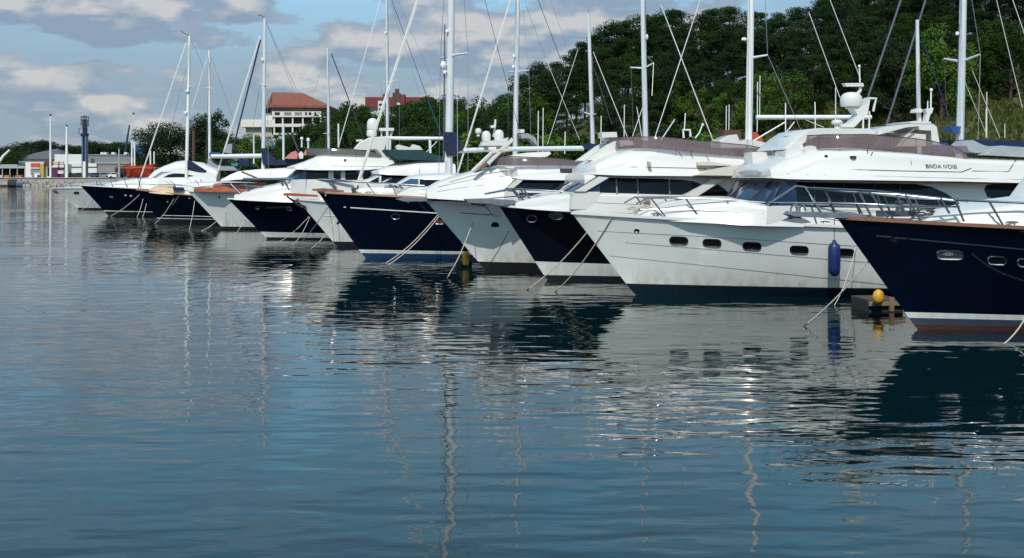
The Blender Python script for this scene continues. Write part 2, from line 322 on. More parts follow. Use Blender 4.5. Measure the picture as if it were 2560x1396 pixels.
# ------------------------------------------------------------------ boats
class Boat:
    def __init__(s, name, label, cat, wl, L, B, th=8, group=None):
        s.d = F*CAMH/(wl[1]-HZ) if len(wl) == 2 else wl[2]; s.L = L; s.B = B
        X = (wl[0]-CX)/F*s.d
        s.o = Vector((X, s.d, 0)); s.th = R(th); s.root = empty(name, s.o, s.th, label, cat, group)
        s.Ri = Matrix.Rotation(-s.th, 3, 'Z'); s.c = s.Ri @ (Vector((0, 0, CAMH))-s.o); s.bvh = None
    def dir(s, p): return s.Ri @ Vector(((p[0]-CX)/F, 1, (HZ-p[1])/F))
    def P(s, p, y=0.0):
        d = s.dir(p); return s.c+d*((y-s.c.y)/d.y)
    def world(s, q): return s.root.matrix_basis @ Vector(q)
    def ray(s, p, bvh, fall=0.0):
        d = s.dir(p).normalized(); h = bvh.ray_cast(s.c, d)
        if h[0] is None: return s.P(p, fall), Vector((0, -1, 0))
        n = h[1]
        if n.dot(d) > 0: n = -n
        return h[0], n
    def px(s, q):
        r = s.world(q)-Vector((0, 0, CAMH)); return (CX+r.x/r.y*F, HZ-r.z/r.y*F)
    # hull --------------------------------------------------------------
    def bd(s, x):
        u = max(0, (x-s.xt)/(s.L-s.xt)); a = math.sin(math.pi/2*min(u/0.48, 1))**0.85
        return s.B*a*(1-0.10*sst((u-0.6)/0.4))
    def sheer(s, x):
        u = max(0, min(1, (x-s.xt)/(s.L-s.xt))); return s.za+(s.zt-s.za)*(1-u)**1.7
    def hull(s, tip, edge, bands, top, cap=None, flare=1.0, tr=0.9):
        if tip is not None:
            t = s.P(tip, 0); s.xt, s.zt = t.x, t.z; s.za = s.zt*0.7; e = s.P(edge, -s.B*0.8)
        for _ in range(8 if tip is not None else 0):
            e = s.P(edge, -s.bd(e.x)); u = min(0.9, max(0.05, (e.x-s.xt)/(s.L-s.xt))); k = (1-u)**1.7; s.za = (e.z-s.zt*k)/(1-k)
        nu = 34; mats = [m for _, m in bands]+[top]
        zb = [-0.7]+[z for z, _ in bands]; fr = [0.12, 0.25, 0.4, 0.55, 0.7, 0.82, 0.92, 1.0]
        m = MB(); nv = len(zb)+len(fr); side = {}
        for sg in (-1, 1):
            base = len(m.v)
            for i in range(nu+1):
                u = (i/nu)**1.5
                for j in range(nv):
                    if j < len(zb):
                        z = zb[j]*(1+0.35*(1-u)**3 if j > 0 else 1)
                    else:
                        zl = zb[-1]*(1+0.35*(1-u)**3); xs0 = s.xt+u*(s.L-s.xt); z = zl+(s.sheer(xs0)-zl)*fr[j-len(zb)]
                    xs = s.xt*(z/s.zt) if z >= 0 else -z*0.9      # raked stem
                    x = xs+u*(s.L-xs)
                    uu = (x-xs)/(s.L-xs)
                    bw = s.B*0.90*math.sin(math.pi/2*min(uu/0.62, 1))**1.15*(1-0.06*sst((uu-0.6)/0.4))
                    ud = s.bd(s.xt+uu*(s.L-s.xt)); h = max(0, z/s.sheer(x))
                    b = bw+(ud-bw)*h**flare if z >= 0 else bw*(1+z*0.75)
                    m.v.append((x, sg*b, z))
            for i in range(nu):
                for j in range(nv-1):
                    a, b_, c_, d_ = base+i*nv+j, base+(i+1)*nv+j, base+(i+1)*nv+j+1, base+i*nv+j+1
                    m.f.append([a, b_, c_, d_] if sg < 0 else [d_, c_, b_, a]); m.m.append(min(j, len(bands)) if j < len(zb) else len(bands))
            side[sg] = base
        bA, bB = side[-1]+nu*nv, side[1]+nu*nv
        m.f.append([bA+j for j in range(nv)]+[bB+j for j in range(nv-1, -1, -1)]); m.m.append(len(bands))
        s.hb = m; s.bvh = BVHTree.FromPolygons(m.v, m.f)
        s.hullo = m.build('hull', mats, s.root, 40)
        # deck
        dk = MB(); n = 30; rows = []
        for i in range(n+1):
            u = (i/n)**1.3; x = s.xt+0.05+u*(s.L-s.xt-0.06); b = max(0.01, s.bd(x)-0.03); z = s.sheer(x)-0.04
            rows.append([(x, -b, z), (x, -b*0.5, z+0.03+0.02*b), (x, 0, z+0.04+0.03*b), (x, b*0.5, z+0.03+0.02*b), (x, b, z)])
        dk.loft(rows, closed=False, caps=False); dk.build('deck', 'deckpaint', s.root, 60)
        cp = MB()
        for sg in (-1, 1):
            rings = []
            for i in range(n+1):
                u = (i/n)**1.5; x = s.xt-0.03+u*(s.L-s.xt); b = s.bd(x)*sg; z = s.sheer(x); w_ = 0.05 if cap != 'teak' else 0.07; hh = 0.05
                rings.append([(x, b+sg*w_*0.6, z-hh*0.4), (x, b+sg*w_*0.6, z+hh), (x, b-sg*w_, z+hh), (x, b-sg*w_, z-hh*0.4)])
            cp.loft(rings)
        cp.build('cap_rail', cap or 'gel', s.root, 40)
        return s
    def side(s, p, inset=0.06):
        y = -s.B*0.8
        for _ in range(10):
            q = s.P(p, y); y = 0.5*y-0.5*(max(0.02, s.bd(q.x)-inset))
        return s.P(p, y)
    # superstructure ----------------------------------------------------
    def house(s, name, mat, rows, parent=None, smooth=38, camber=0.06):
        """rows: (px, y_top, y_bottom, half width, shoulder radius, tumblehome) of the near outline"""
        rings = []
        for px, yt, yb, w_, r, tu in rows:
            a = s.P((px, yt), -w_+tu); b = s.P((px, yb), -w_); zt, zb = max(a.z, b.z+0.01), b.z; x = b.x
            h = zt-zb; r = min(r, h*0.85, w_*0.7); tu = tu*(h/(h+0.01)); half = [(-w_, zb), (-w_+tu*0.5, zb+(h-r)*0.5), (-w_+tu, zt-r)]
            for k in range(1, 6):
                an = math.pi/2*k/5; half.append((-w_+tu+r*(1-math.cos(an)), zt-r+r*math.sin(an)))
            ring = [(x, y, z) for y, z in half]+[(x, -(w_-tu-r)*0.5, zt+camber*0.8), (x, 0, zt+camber), (x, (w_-tu-r)*0.5, zt+camber*0.8)]+[(x, -y, z) for y, z in reversed(half)]
            rings.append(ring)
        m = MB(); m.loft(rings); o = m.build(name, mat, parent or s.root, smooth)
        o_b = BVHTree.FromPolygons(m.v, m.f); return o, o_b
    def windscreen(s, bc, bcor, tc, tcor, w_, ydeck, aft):
        """raked wrap round windscreen: bottom centre, bottom corner, top centre, top corner as seen in the photograph"""
        b0, b1, t0, t1 = s.P(bc, 0), s.P(bcor, -w_), s.P(tc, 0), s.P(tcor, -w_); zd = s.P((bcor[0], ydeck), -w_).z; xa = s.P((aft, ydeck), -w_).x
        fr = (-1, -.82, -.5, 0, .5, .82, 1); bot = []; top = []
        for f in fr:
            k = abs(f)**1.8; bot.append(Vector((b0.x+(b1.x-b0.x)*k, f*w_, b0.z+(b1.z-b0.z)*k))); top.append(Vector((t0.x+(t1.x-t0.x)*k, f*w_*.97, t0.z+(t1.z-t0.z)*k)))
        m = MB(); n = len(fr); m.add(bot+top, [(i, i+1, n+i+1, n+i) for i in range(n-1)])
        for i in (0, n-1): m.add([bot[i], top[i], Vector((xa, top[i].y, top[i].z)), Vector((xa, bot[i].y, bot[i].z))], [(0, 1, 2, 3)])
        o = m.build('windscreen', 'ws_glass', s.root); f_ = MB()
        for i in (0, 2, 4, 6): f_.tube([bot[i], top[i]], .022, 5)
        f_.tube(bot, .022, 5); f_.tube(top, .022, 5); f_.build('windscreen_frame', 'glass_frame', o, 60)
        g = MB(); q = [Vector((p.x-.02, p.y, p.z)) for p in bot]; q = [Vector((xa, -w_, bot[0].z))]+q+[Vector((xa, w_, bot[0].z))]; nq = len(q)
        g.add(q+[Vector((p.x-.08, p.y, zd)) for p in q], [(i, i+1, nq+i+1, nq+i) for i in range(nq-1)]+[tuple(range(nq))]); g.build('windscreen_base', 'gel', s.root, 30)
        return o
    def decal(s, name, mat, bvh, top, bot, parent=None, off=0.012, n=18, nr=5, fall=-1.5):
        x0, x1 = max(top[0][0], bot[0][0]), min(top[-1][0], bot[-1][0]); xs = sorted(set([x0+(x1-x0)*i/n for i in range(n+1)]+[p[0] for p in top+bot if x0 < p[0] < x1]))
        m = MB(); grid = []; last = fall
        for x in xs:
            a, b = interp(top, x), interp(bot, x); colm = []
            for j in range(nr+1):
                y = a+(b-a)*j/nr; q, nn = s.ray((x, y), bvh, last); last = q.y; colm.append((q+nn*off, q-nn*0.01))
            grid.append(colm)
        nv = nr+1
        for col in grid: m.v += [tuple(c[0]) for c in col]
        for i in range(len(grid)-1):
            for j in range(nr): m.f.append([i*nv+j, i*nv+j+1, (i+1)*nv+j+1, (i+1)*nv+j]); m.m.append(0)
        edge = [(0, j) for j in range(nv)]+[(i, nv-1) for i in range(1, len(grid))]+[(len(grid)-1, j) for j in range(nv-2, -1, -1)]+[(i, 0) for i in range(len(grid)-2, 0, -1)]
        k = len(m.v); m.v += [tuple(grid[i][j][1]) for i, j in edge]; ne = len(edge)
        for e in range(ne):
            (i, j), (i2, j2) = edge[e], edge[(e+1) % ne]; m.f.append([i*nv+j, k+e, k+(e+1) % ne, i2*nv+j2]); m.m.append(0)
        return m.build(name, mat, parent or s.root, 40)
    def strip(s, name, mat, bvh, pts, r=0.012, parent=None, n=14, off=0.0, fall=-1.5):
        P = []; x0, x1 = pts[0][0], pts[-1][0]
        for i in range(n+1):
            x = x0+(x1-x0)*i/n; q, nn = s.ray((x, interp(pts, x)), bvh, fall); P.append(q+nn*off); fall = q.y
        m = MB(); m.tube(P, r, 5); return m.build(name, mat, parent or s.root, 60)
    def oval(s, c, w_, h, mat='porthole_glass', rim='steel', parent=None, name='porthole', slope=0.0, power=2.0, rimr=0.016):
        ring = []; n = 20
        for k in range(n):
            a = 2*math.pi*k/n; ca, sa = math.cos(a), math.sin(a); e = 2/power if power else 1
            dx = w_/2*math.copysign(abs(ca)**e, ca); dy = h/2*math.copysign(abs(sa)**e, sa)
            if not power: dx = h/2*ca+math.copysign((w_-h)/2, ca) if abs(ca) > 1e-6 else 0; dy = h/2*sa
            q, nn = s.ray((c[0]+dx, c[1]+dy+slope*dx), s.bvh, -1.5); ring.append(q+nn*0.006)
        cq, nn = s.ray(c, s.bvh, -1.5); m = MB(); m.add([cq+nn*0.004]+ring, [(0, (k+1) % n+1, k+1) for k in range(n)])
        o = m.build(name, mat, parent or s.hullo)
        if rim:
            t = MB(); t.tube(ring+[ring[0]], rimr, 5, cap=False); t.build('rim', rim, o, 60)
        return o
    def rail(s, top, posts, r=0.016, mid=None, name='guard_rail', mat='steel', inset=0.08, mirror=True, extra=()):
        m = MB(); segs = [([s.side(p, inset) for p in top], r*1.15)]
        for ml in ([mid] if mid else []): segs.append(([s.side(p, inset) for p in ml], r*0.55))
        for a, b in posts:
            pm = MB(); P = [s.side(a, inset), s.side(b, inset)]; pm.tube(P, r*1.1, 6); pm.build('stanchion', 'dark_steel', s.root, 60)
            if mirror: pm = MB(); pm.tube([(q[0], -q[1], q[2]) for q in P], r*1.1, 6); pm.build('stanchion', 'dark_steel', s.root, 60)
        for e in extra: segs.append(([s.side(p, inset) for p in e], r))
        for P, rr in segs:
            m.tube(P, rr, 6)
            if mirror: m.tube([(q[0], -q[1], q[2]) for q in P], rr, 6)
        return m.build(name, mat, s.root, 60)
    def screen(s, rows, w_, mat='screen', name='flybridge_screen', front=0.35, tilt=0.12, nribs=()):
        """rows: (px, y_top, y_bottom) from the front aft along the near side"""
        near = []
        for k, (px, a, b) in enumerate(rows):
            ww = w_*(0.82 if k == 0 else 0.95 if k == 1 else 1.0); near.append((s.P((px, b), -ww), s.P((px, a), -ww+tilt)))
        f0 = near[0]; fr = (Vector((f0[0].x-front, 0, f0[0].z)), Vector((f0[1].x-front, 0, f0[1].z)))
        frn = (Vector((f0[0].x-front*0.8, f0[0].y*0.55, f0[0].z)), Vector((f0[1].x-front*0.8, f0[1].y*0.55, f0[1].z)))
        mir = lambda q: (Vector((q[0].x, -q[0].y, q[0].z)), Vector((q[1].x, -q[1].y, q[1].z)))
        seq = list(reversed(near))+[frn, fr, mir(frn)]+[mir(q) for q in near]
        m = MB(); V = []
        for a, b in seq: V += [a, (a+b)/2+Vector((0, math.copysign(0.02, a.y), 0)), b]
        m.add(V, [(i*3+j, (i+1)*3+j, (i+1)*3+j+1, i*3+j+1) for i in range(len(seq)-1) for j in range(2)])
        o = m.build(name, mat, s.root, 60)
        t = MB(); t.tube([b for a, b in seq], 0.012, 5)
        for a, b in seq[1:-1]: t.tube([a, b], 0.009, 4)
        t.build('screen_frame', 'glass_frame', o, 60)
        return o
    # spars -------------------------------------------------------------
    def mast(s, base, top, r, mat='mast_paint', name='mast', spread=(), fit=(), y=0.0, sails=None):
        a, b = s.P(base, y), s.P(top, y); m = MB(); n = 8
        m.tube([a+(b-a)*i/n for i in range(n+1)], [r*(1-0.25*(i/n)**2) for i in range(n+1)], 12)
        o = m.build(name, mat, s.root, 60)
        for (py, xl, xr, yl, yr) in spread:      # spreader arms; their far ends sit to either side of the mast
            f = MB(); k = (py-base[1])/(top[1]-base[1]); c = a+(b-a)*k
            f.tube([s.P((xl, yl), y+0.7), c, s.P((xr, yr), y-0.7)], [r*0.22, r*0.4, r*0.22], 6); f.build('spreader', mat, o, 60)
        for (px, py, w_, h) in fit:              # lamps, radar bulbs, winches
            f = MB(); q = s.P((px, py), y-r); k = s.d/F
            f.lathe([(w_*k*0.2, -h*k*0.5), (w_*k*0.5, -h*k*0.4), (w_*k*0.55, h*k*0.1), (w_*k*0.3, h*k*0.45), (0.01, h*k*0.5)], q, 10)
            c = a+(b-a)*((py-base[1])/(top[1]-base[1])); f.tube([q, c], 0.03, 5); f.build('mast_fitting', 'mast_white', o, 60)
        return o
    def stay(s, p0, p1, r=0.014, mat='wire', y0=0.0, y1=0.0, name='stay', sag=0.0):
        a, b = s.P(p0, y0), s.P(p1, y1); m = MB()
        m.tube([a+(b-a)*i/4-Vector((0, 0, sag*math.sin(math.pi*i/4))) for i in range(5)], r, 5); return m.build(name, mat, s.root, 60)
    def tubepx(s, name, mat, pts, r, y=0.0, parent=None, n=6):
        m = MB(); m.tube([s.P(p, y) for p in pts], r, n); return m.build(name, mat, parent or s.root, 60)
    def slab(s, name, mat, pts, y0, y1, parent=None, ref=None, smooth=30):
        """outline traced on the plane y=ref, built as a body reaching from y0 to y1 with softened long edges"""
        ref = y0 if ref is None else ref; q = [s.P(p, ref) for p in pts]; m = MB()
        cx = sum(p.x for p in q)/len(q); cz = sum(p.z for p in q)/len(q); e = min(0.05, abs(y1-y0)*0.2)
        sg = math.copysign(1, y1-y0); rings = []
        for yy, k in ((y0, 0.94), (y0+sg*e, 1.0), (y1-sg*e, 1.0), (y1, 0.94)):
            rings.append([(cx+(p.x-cx)*k, yy, cz+(p.z-cz)*k) for p in q])
        m.loft(rings); return m.build(name, mat, parent or s.root, smooth)
    def dome(s, c, w_, h, y=0.0, mat='gel', name='radome', parent=None, foot=0.25):
        k = (s.c-s.P(c, y)).length/F; q = s.P(c, y); r, H = w_*k/2, h*k
        m = MB(); m.lathe([(r*0.55, -H*0.5-foot), (r*0.5, -H*0.5), (r*0.92, -H*0.48), (r*1.0, -H*0.3), (r*1.0, 0.0), (r*0.93, H*0.2), (r*0.72, H*0.38), (r*0.4, H*0.47), (0.01, H*0.5)], q, 18)
        return m.build(name, mat, parent or s.root, 50)
    def anchor(s, shank, fl, y=0.0, mat='dark_steel', k=1.0):
        a, b = s.P(shank[0], y), s.P(shank[1], y); m = MB(); m.tube([a, (a+b)/2+Vector((0, 0, 0.02)), b], [0.05*k, 0.06*k, 0.05*k], 6)
        P = [s.P(p, y) for p in fl]; n = len(P); V = []
        for q in P: V.append(q+Vector((0, -0.22*k, 0.02)))
        for q in P: V.append(q+Vector((0, 0.22*k, 0.02)))
        ctr = sum((Vector(q) for q in P), Vector())/n; V.append(ctr+Vector((0, 0, -0.06*k)))
        m.add(V, [tuple(range(n)), tuple(range(2*n-1, n-1, -1))]+[(i, i+n, (i+1) % n+n, (i+1) % n) for i in range(n)])
        return m.build('anchor', mat, s.root, 30)
    def text(s, body, c, hpx, bvh, mat='lettering', wpx=None, rot=0.0):
        cu = bpy.data.curves.new('lettering', 'FONT'); cu.body = body; cu.align_x = 'CENTER'; cu.align_y = 'CENTER'
        q, nn = s.ray(c, bvh, -2); k = (q-s.c).length/F; cu.size = hpx*k*1.4; cu.extrude = 0.004; cu.materials.append(MATS[mat])
        o = bpy.data.objects.new('lettering', cu); COL.objects.link(o); o.parent = s.root; o.location = q+nn*0.012
        o.rotation_euler = (math.pi/2-math.asin(max(-1, min(1, nn.z))), rot, math.atan2(nn.y, nn.x)+math.pi/2)
        bpy.context.view_layer.update()
        if wpx: o.scale = (wpx*k/max(0.01, o.dimensions.x), 1, 1)
        me = bpy.data.meshes.new_from_object(o.evaluated_get(bpy.context.evaluated_depsgraph_get())); g = bpy.data.objects.new('lettering', me); COL.objects.link(g)
        g.parent = s.root; g.location, g.rotation_euler, g.scale = o.location, o.rotation_euler, o.scale; bpy.data.objects.remove(o); return g
def rope_to_water(b, start, end, label, r=0.016, mat='rope', onhull=True, y=None, sag=0.20):
    if y is not None: a = b.P(start, y)
    else:
        a, nn = b.ray(start, b.bvh, -0.3); a = a+nn*0.02
    a = b.world(a); d = F*CAMH/(end[1]-HZ); e = Vector(((end[0]-CX)/F*d, d, -0.02)); m = MB(); dirn = (e-a)
    e2 = e+dirn*0.06
    P = [a+(e2-a)*i/8-Vector((0, 0, sag*math.sin(math.pi*i/8))) for i in range(9)]
    r *= .82; m.tube([p-a for p in P[:8]], r, 6); m.tube([p-a for p in P[7:]], r*1.1, 6, 1); o = m.build('mooring_line', [mat, 'rope_dark'], None, 60); o.location = a
    tag(o, label, 'mooring line', 'mooring lines from the bows'); return o
ROW = 'yachts moored bow out in a row'
# ---- A: navy yacht cut by the right edge of the picture
A = Boat('motor_yacht', 'nearest navy yacht, copper coloured cap rail, grey anchor roller and silver side line', 'yacht', (2293, 824), 18, 2.35, group=ROW)
A.hull(c7(930, 273)[0], c7(2300, 348)[0], [(0.07, 'antifoul_red'), (0.18, 'boot_slate'), (0.27, 'stripe_white')], 'navy', 'teak')
o, _ = A.house('cabin_trunk', 'gel', [(2292, 552, 562, 0.25, .1, .1), (2336, 543, 566, 0.6, .2, .15), (2430, 528, 572, 0.95, .25, .15), (2560, 511, 580, 1.3, .3, .15), (2700, 498, 590, 1.6, .3, .2), (2900, 490, 600, 1.7, .3, .2)])
o2, hb = A.house('deckhouse', 'gel', [(2660, 500, 530, 1.2, .2, .2), (2760, 440, 540, 1.6, .25, .2), (3100, 430, 560, 1.7, .25, .2), (3300, 440, 570, 1.7, .25, .2)])
A.decal('window', 'glass', hb, [(2760, 455), (3080, 455)], [(2760, 495), (3080, 505)], o2)
A.slab('anchor_roller', 'grey_alloy', c7(512, 240, 540, 216, 680, 226, 960, 229, 1190, 246, 1200, 262, 960, 270, 640, 262, 545, 256), -0.16, 0.16, ref=0)
A.anchor(c7(545, 252, 650, 292), c7(512, 303, 570, 278, 640, 282, 697, 312, 620, 320), mat='grey_alloy')
m = MB(); q = A.P(c7(620, 200)[0], 0); m.tube([q+Vector((0.16*math.cos(a), 0, 0.16*math.sin(a)-0.04)) for a in [math.pi*i/8 for i in range(9)]], 0.022, 6); m.lathe([(0.05, -.1), (0.05, 0.02), (0.07, 0.03), (0.07, 0.07), (0.01, 0.09)], q, 10)
m.build('bow_roller_fitting', 'steel', A.root, 50)
A.rail(c7(690, 33, 1190, 55, 1900, 130, 2411, 152, 2900, 170), [tuple(c7(*p)) for p in ((825, 45, 915, 227), (1100, 70, 1190, 240), (1180, 55, 1330, 270), (1400, 100, 1480, 250), (1470, 85, 1590, 290), (1750, 115, 1820, 235), (1865, 128, 1935, 300), (2135, 140, 2250, 338), (2500, 155, 2600, 350))],
       r=0.022, extra=[c7(820, 45, 1000, 62, 1400, 85, 1870, 132), c7(390, 150, 900, 153, 1200, 162, 1480, 180, 1900, 182), c7(370, 168, 600, 18, 670, 24, 805, 228)])
m = MB(); q = A.side(c7(1440, 240)[0], 0.4); m.box(q+Vector((0, 0.3, 0.0)), (0.7, 0.3, 0.12)); m.lathe([(0.09, 0), (0.07, 0.1), (0.1, 0.2), (0.02, 0.22)], q+Vector((0.1, 0.3, .05)), 10); m.build('windlass', 'dark_steel', A.root, 40)
m = MB(); random.seed(4); P = []
for i in range(60): P.append(q+Vector((0.25*math.cos(i*0.55)+random.uniform(-.06, .06)+0.5, 0.1+0.2*math.sin(i*0.55), 0.05+0.08*math.sin(i*0.21)+0.05*random.random())))
m.tube(P, 0.018, 5); m.build('rope_coil', 'rope_dark', A.root, 60)
for seg in ((1240, 412, 1360, 424), (1385, 427, 1478, 435), (1500, 437, 2411, 520)): A.strip('side_line', 'steel', A.bvh, c7(*seg), 0.016, A.hullo, n=12)
A.oval(c7(1825, 566)[0], 64, 21, 'dark_steel', 'steel', name='hawse_plate', slope=0.02, power=4.5)
A.text('1CD1', c7(1810, 557)[0], 7, A.bvh, 'letter_pale', rot=0.02)
A.oval(c7(2195, 610)[0], 45, 20, slope=0.04, power=0); A.oval(c7(2430, 628)[0], 45, 20, slope=0.04, power=0)
# ---- B: the big white flybridge yacht
B = Boat('motor_yacht', 'large white flybridge yacht with dark portholes along its white hull and a blue fender', 'yacht', (1587, 738), 19, 2.4, group=ROW)
B.hull((1430, 534), (1989, 563), [(0.19, 'boot_navy'), (0.23, 'antifoul')], 'gel_hull', 'gel', flare=0.72)
tB, tbB = B.house('cabin_trunk', 'gel', [(1600, 530, 548, .5, .2, .1), (1650, 522, 552, .9, .25, .15), (1720, 508, 556, 1.25, .3, .2), (1800, 499, 560, 1.55, .3, .2), (1860, 499, 564, 1.8, .25, .2), (1915, 515, 566, 1.93, .12, .08), (2010, 518, 568, 1.97, .05, .03)])
B.windscreen((1838, 496), (1925, 515), (1898, 453), (1962, 453), 1.93, 560, 1992)
hB, hbB = B.house('deckhouse', 'gel', [(1990, 448, 566, 1.92, .2, .15), (2100, 450, 570, 1.95, .2, .15), (2400, 455, 574, 1.95, .2, .15), (2660, 458, 590, 1.95, .2, .15), (2860, 460, 600, 1.9, .2, .15)])
B.decal('window', 'glass', hbB, [(1991, 456), (2100, 458), (2290, 461), (2330, 468), (2365, 484), (2392, 503), (2405, 516)], [(1991, 517), (2216, 520), (2300, 519), (2405, 518)], hB, n=30)
B.decal('window', 'glass', hbB, c6(2225, 1055, 2240, 1025, 2290, 1014, 2700, 1016), c6(2225, 1060, 2250, 1120, 2330, 1148, 2700, 1155), hB, n=14)
for px in (2035, 2110, 2185, 2250): B.strip('mullion', 'glass_frame', hbB, [(px, 459), (px+3, 518)], 0.022, hB, n=4, off=.0)
fB, fbB = B.house('flybridge', 'gel', [(1895, 438, 443, .4, .05, .02), (1912, 431, 445, 1.2, .12, .1), (1935, 421, 446, 1.75, .25, .2), (1968, 406, 448, 2.0, .35, .3), (2000, 393, 449, 2.15, .4, .35), (2060, 376, 450, 2.25, .4, .35), (2170, 371, 451, 2.3, .3, .3), (2300, 382, 453, 2.3, .25, .25), (2400, 393, 454, 2.3, .2, .2), (2430, 397, 455, 2.3, .2, .2), (2560, 402, 458, 2.3, .2, .15), (2800, 408, 462, 2.25, .2, .15)])
B.strip('moulding_line', 'glass_frame', fbB, c6(955, 887, 1500, 902, 2035, 912), 0.012, fB, off=0); B.strip('moulding_line', 'glass_frame', fbB, c6(2035, 912, 2115, 880), 0.012, fB, n=4); B.strip('moulding_line', 'glass_frame', fbB, c6(2120, 903, 2430, 908), 0.012, fB, n=6); B.strip('moulding_line', 'glass_frame', fbB, c6(2430, 908, 2500, 795), 0.012, fB, n=4)
B.text('BIIIDA IVDIB', c6(1862, 868)[0], 10.5, fbB, wpx=77, rot=0.02)
for p, rr in ((c6(1120, 785)[0], 8), (c6(893, 777)[0], 4)):
    q, nn = B.ray(p, fbB, -2); m = MB(); m.lathe([(rr*.011, -.02), (rr*.011, .02), (rr*.006, .03)], q, 10); m.build('drain_cap', 'rubber', fB, 40)
B.screen([(2047, 338, 372), (2100, 337, 370), (2170, 336, 372), (2235, 342, 377), (2290, 347, 384), (2330, 353, 390), (2380, 365, 395), (2418, 388, 399)], 1.95, nribs=())
m = MB()
m2 = c6(540, 722, 650, 622, 740, 562, 830, 541, 1270, 545, 1345, 560, 1322, 602, 1180, 592, 1000, 588, 850, 592, 760, 632, 600, 726)
B.slab('radar_arch', 'gel', m2, -1.1, 1.1, ref=-1.1)
m3 = c6(1345, 562, 1500, 521, 1600, 505, 1800, 505, 1834, 528, 1862, 684, 1790, 684, 1786, 562, 1682, 556, 1676, 522, 1560, 534, 1335, 595)
B.slab('radar_arch', 'gel', m3, -1.2, 1.0, ref=-1.2)
B.slab('helm_console', 'gel_cream', c6(1575, 692, 1640, 580, 1785, 590, 1785, 692), -1.2, 0.6, ref=-1.5)
B.slab('helm_seat', 'gel', c6(705, 790, 720, 715, 770, 688, 830, 700, 845, 750, 800, 790), -1.5, -0.7); B.slab('helm_seat', 'gel', c6(545, 800, 550, 740, 640, 665, 705, 680, 700, 800), -1.2, -0.4)
B.slab('deck_locker', 'gel', c6(450, 735, 530, 728, 620, 735, 650, 760, 645, 805, 520, 812, 512, 860, 455, 865), 0.3, 1.0, ref=-1.4)
B.dome(c6(1105, 300)[0], 53, 36, -0.2, foot=0.05)
B.slab('radar_pedestal', 'gel', c6(1110, 352, 1215, 352, 1240, 330, 1262, 280, 1270, 300, 1250, 420, 1130, 540, 1030, 540, 1020, 520, 1100, 500, 1160, 430), -0.4, 0.0)
B.slab('radar_scanner', 'gel', c6(1042, 162, 1210, 160, 1218, 190, 1060, 190), -0.3, -0.1); B.tubepx('scanner_post', 'gel', c6(1185, 185, 1178, 230, 1150, 260), 0.05, -0.2)
B.tubepx('antenna', 'mast_white', c6(1178, 158, 1173, 20), 0.022, -0.2); B.dome(c6(1173, 18)[0], 7, 6, -0.2, foot=0)
B.dome(c6(985, 490)[0], 27, 12, -0.9, foot=0.15)
B.tubepx('antenna_frame', 'gel', c6(1255, 290, 1315, 292, 1300, 350, 1290, 400), 0.035, -0.3); B.tubepx('antenna_frame', 'gel', c6(1205, 545, 1207, 440), 0.025, -0.6); B.tubepx('antenna_frame', 'gel', c6(1255, 545, 1258, 400), 0.025, -0.6)
B.slab('horn', 'gel', c6(1640, 410, 1650, 380, 1690, 370, 1712, 390, 1700, 412), -0.8, -0.5); B.tubepx('horn_post', 'gel', c6(1678, 412, 1682, 485), 0.05, -0.65)
B.slab('searchlight', 'gel', c6(1730, 380, 1800, 368, 1790, 410, 1770, 430, 1755, 490, 1728, 492, 1745, 420), -0.8, -0.6); B.tubepx('antenna', 'mast_white', c6(1775, 370, 1778, 222), 0.022, -0.7); B.dome(c6(1778, 218)[0], 8, 7, -0.7, foot=0); B.tubepx('antenna', 'mast_white', c6(1748, 380, 1749, 312), 0.018, -0.6)
B.slab('arch_base', 'gel', c6(1590, 492, 1650, 480, 1780, 486, 1790, 505, 1600, 505), -1.2, 0.2)
B.tubepx('antenna', 'mast_white', c6(553, 690, 552, 330), 0.016, 1.2); B.tubepx('antenna', 'mast_white', c6(803, 560, 800, 322), 0.016, 1.5); B.tubepx('antenna', 'mast_white', c6(975, 540, 973, 200), 0.014, 1.4)
B.tubepx('grab_rail', 'steel', c6(1500, 630, 1640, 550), 0.02, -1.3)
for c in ((1697, 602), (1780, 608), (1880, 616), (1998, 625), (2113, 632)): B.oval(c, 45, 19, 'porthole_glass', 'glass_frame', slope=0.045, power=0)
B.oval((1592, 577), 12, 8, 'porthole_glass', 'steel')
for ln in ([(1494, 578), (1800, 594), (2128, 615), (2300, 622)], [(1563, 607), (1800, 626), (2172, 657), (2300, 664)], [(1525, 640), (1800, 668), (2216, 712), (2300, 718)]): B.strip('hull_seam', 'grey_alloy', B.bvh, ln, 0.007, B.hullo, n=24)
B.rail([(1590, 510), (1622, 496), (1720, 496), (1800, 499), (1930, 508), (2090, 514), (2300, 520), (2600, 530)], [tuple(c5(*p)) for p in ((805, 625, 910, 760), (1055, 625, 1165, 775), (1360, 655, 1445, 786), (1650, 670, 1725, 803))]+[tuple(c7(*p)) for p in ((370, 160, 455, 300), (725, 170, 770, 332), (1100, 180, 1180, 345))],
       r=0.018, mid=[(1600, 524), (1720, 524), (1800, 528), (1960, 536), (2110, 542), (2300, 548), (2600, 556)])
q = B.side((1555, 531), 0.3); m = MB(); random.seed(7); P = []
for i in range(110): P.append(q+Vector((0.35+1.2*i/110+0.22*math.cos(i*0.7), 0.15+0.18*math.sin(i*0.7), 0.03+0.06*random.random()+0.09*abs(math.sin(i*0.09)))))
m.tube(P, 0.02, 5); m.build('rope_coil', 'rope', B.root, 60)
m = MB(); m.box(q+Vector((1.6, 0.2, 0.08)), (0.5, 0.3, 0.16)); m.lathe([(.1, 0), (.07, .1), (.11, .2), (.02, .22)], q+Vector((1.6, .2, .15)), 10); m.build('windlass', 'dark_steel', B.root, 40)
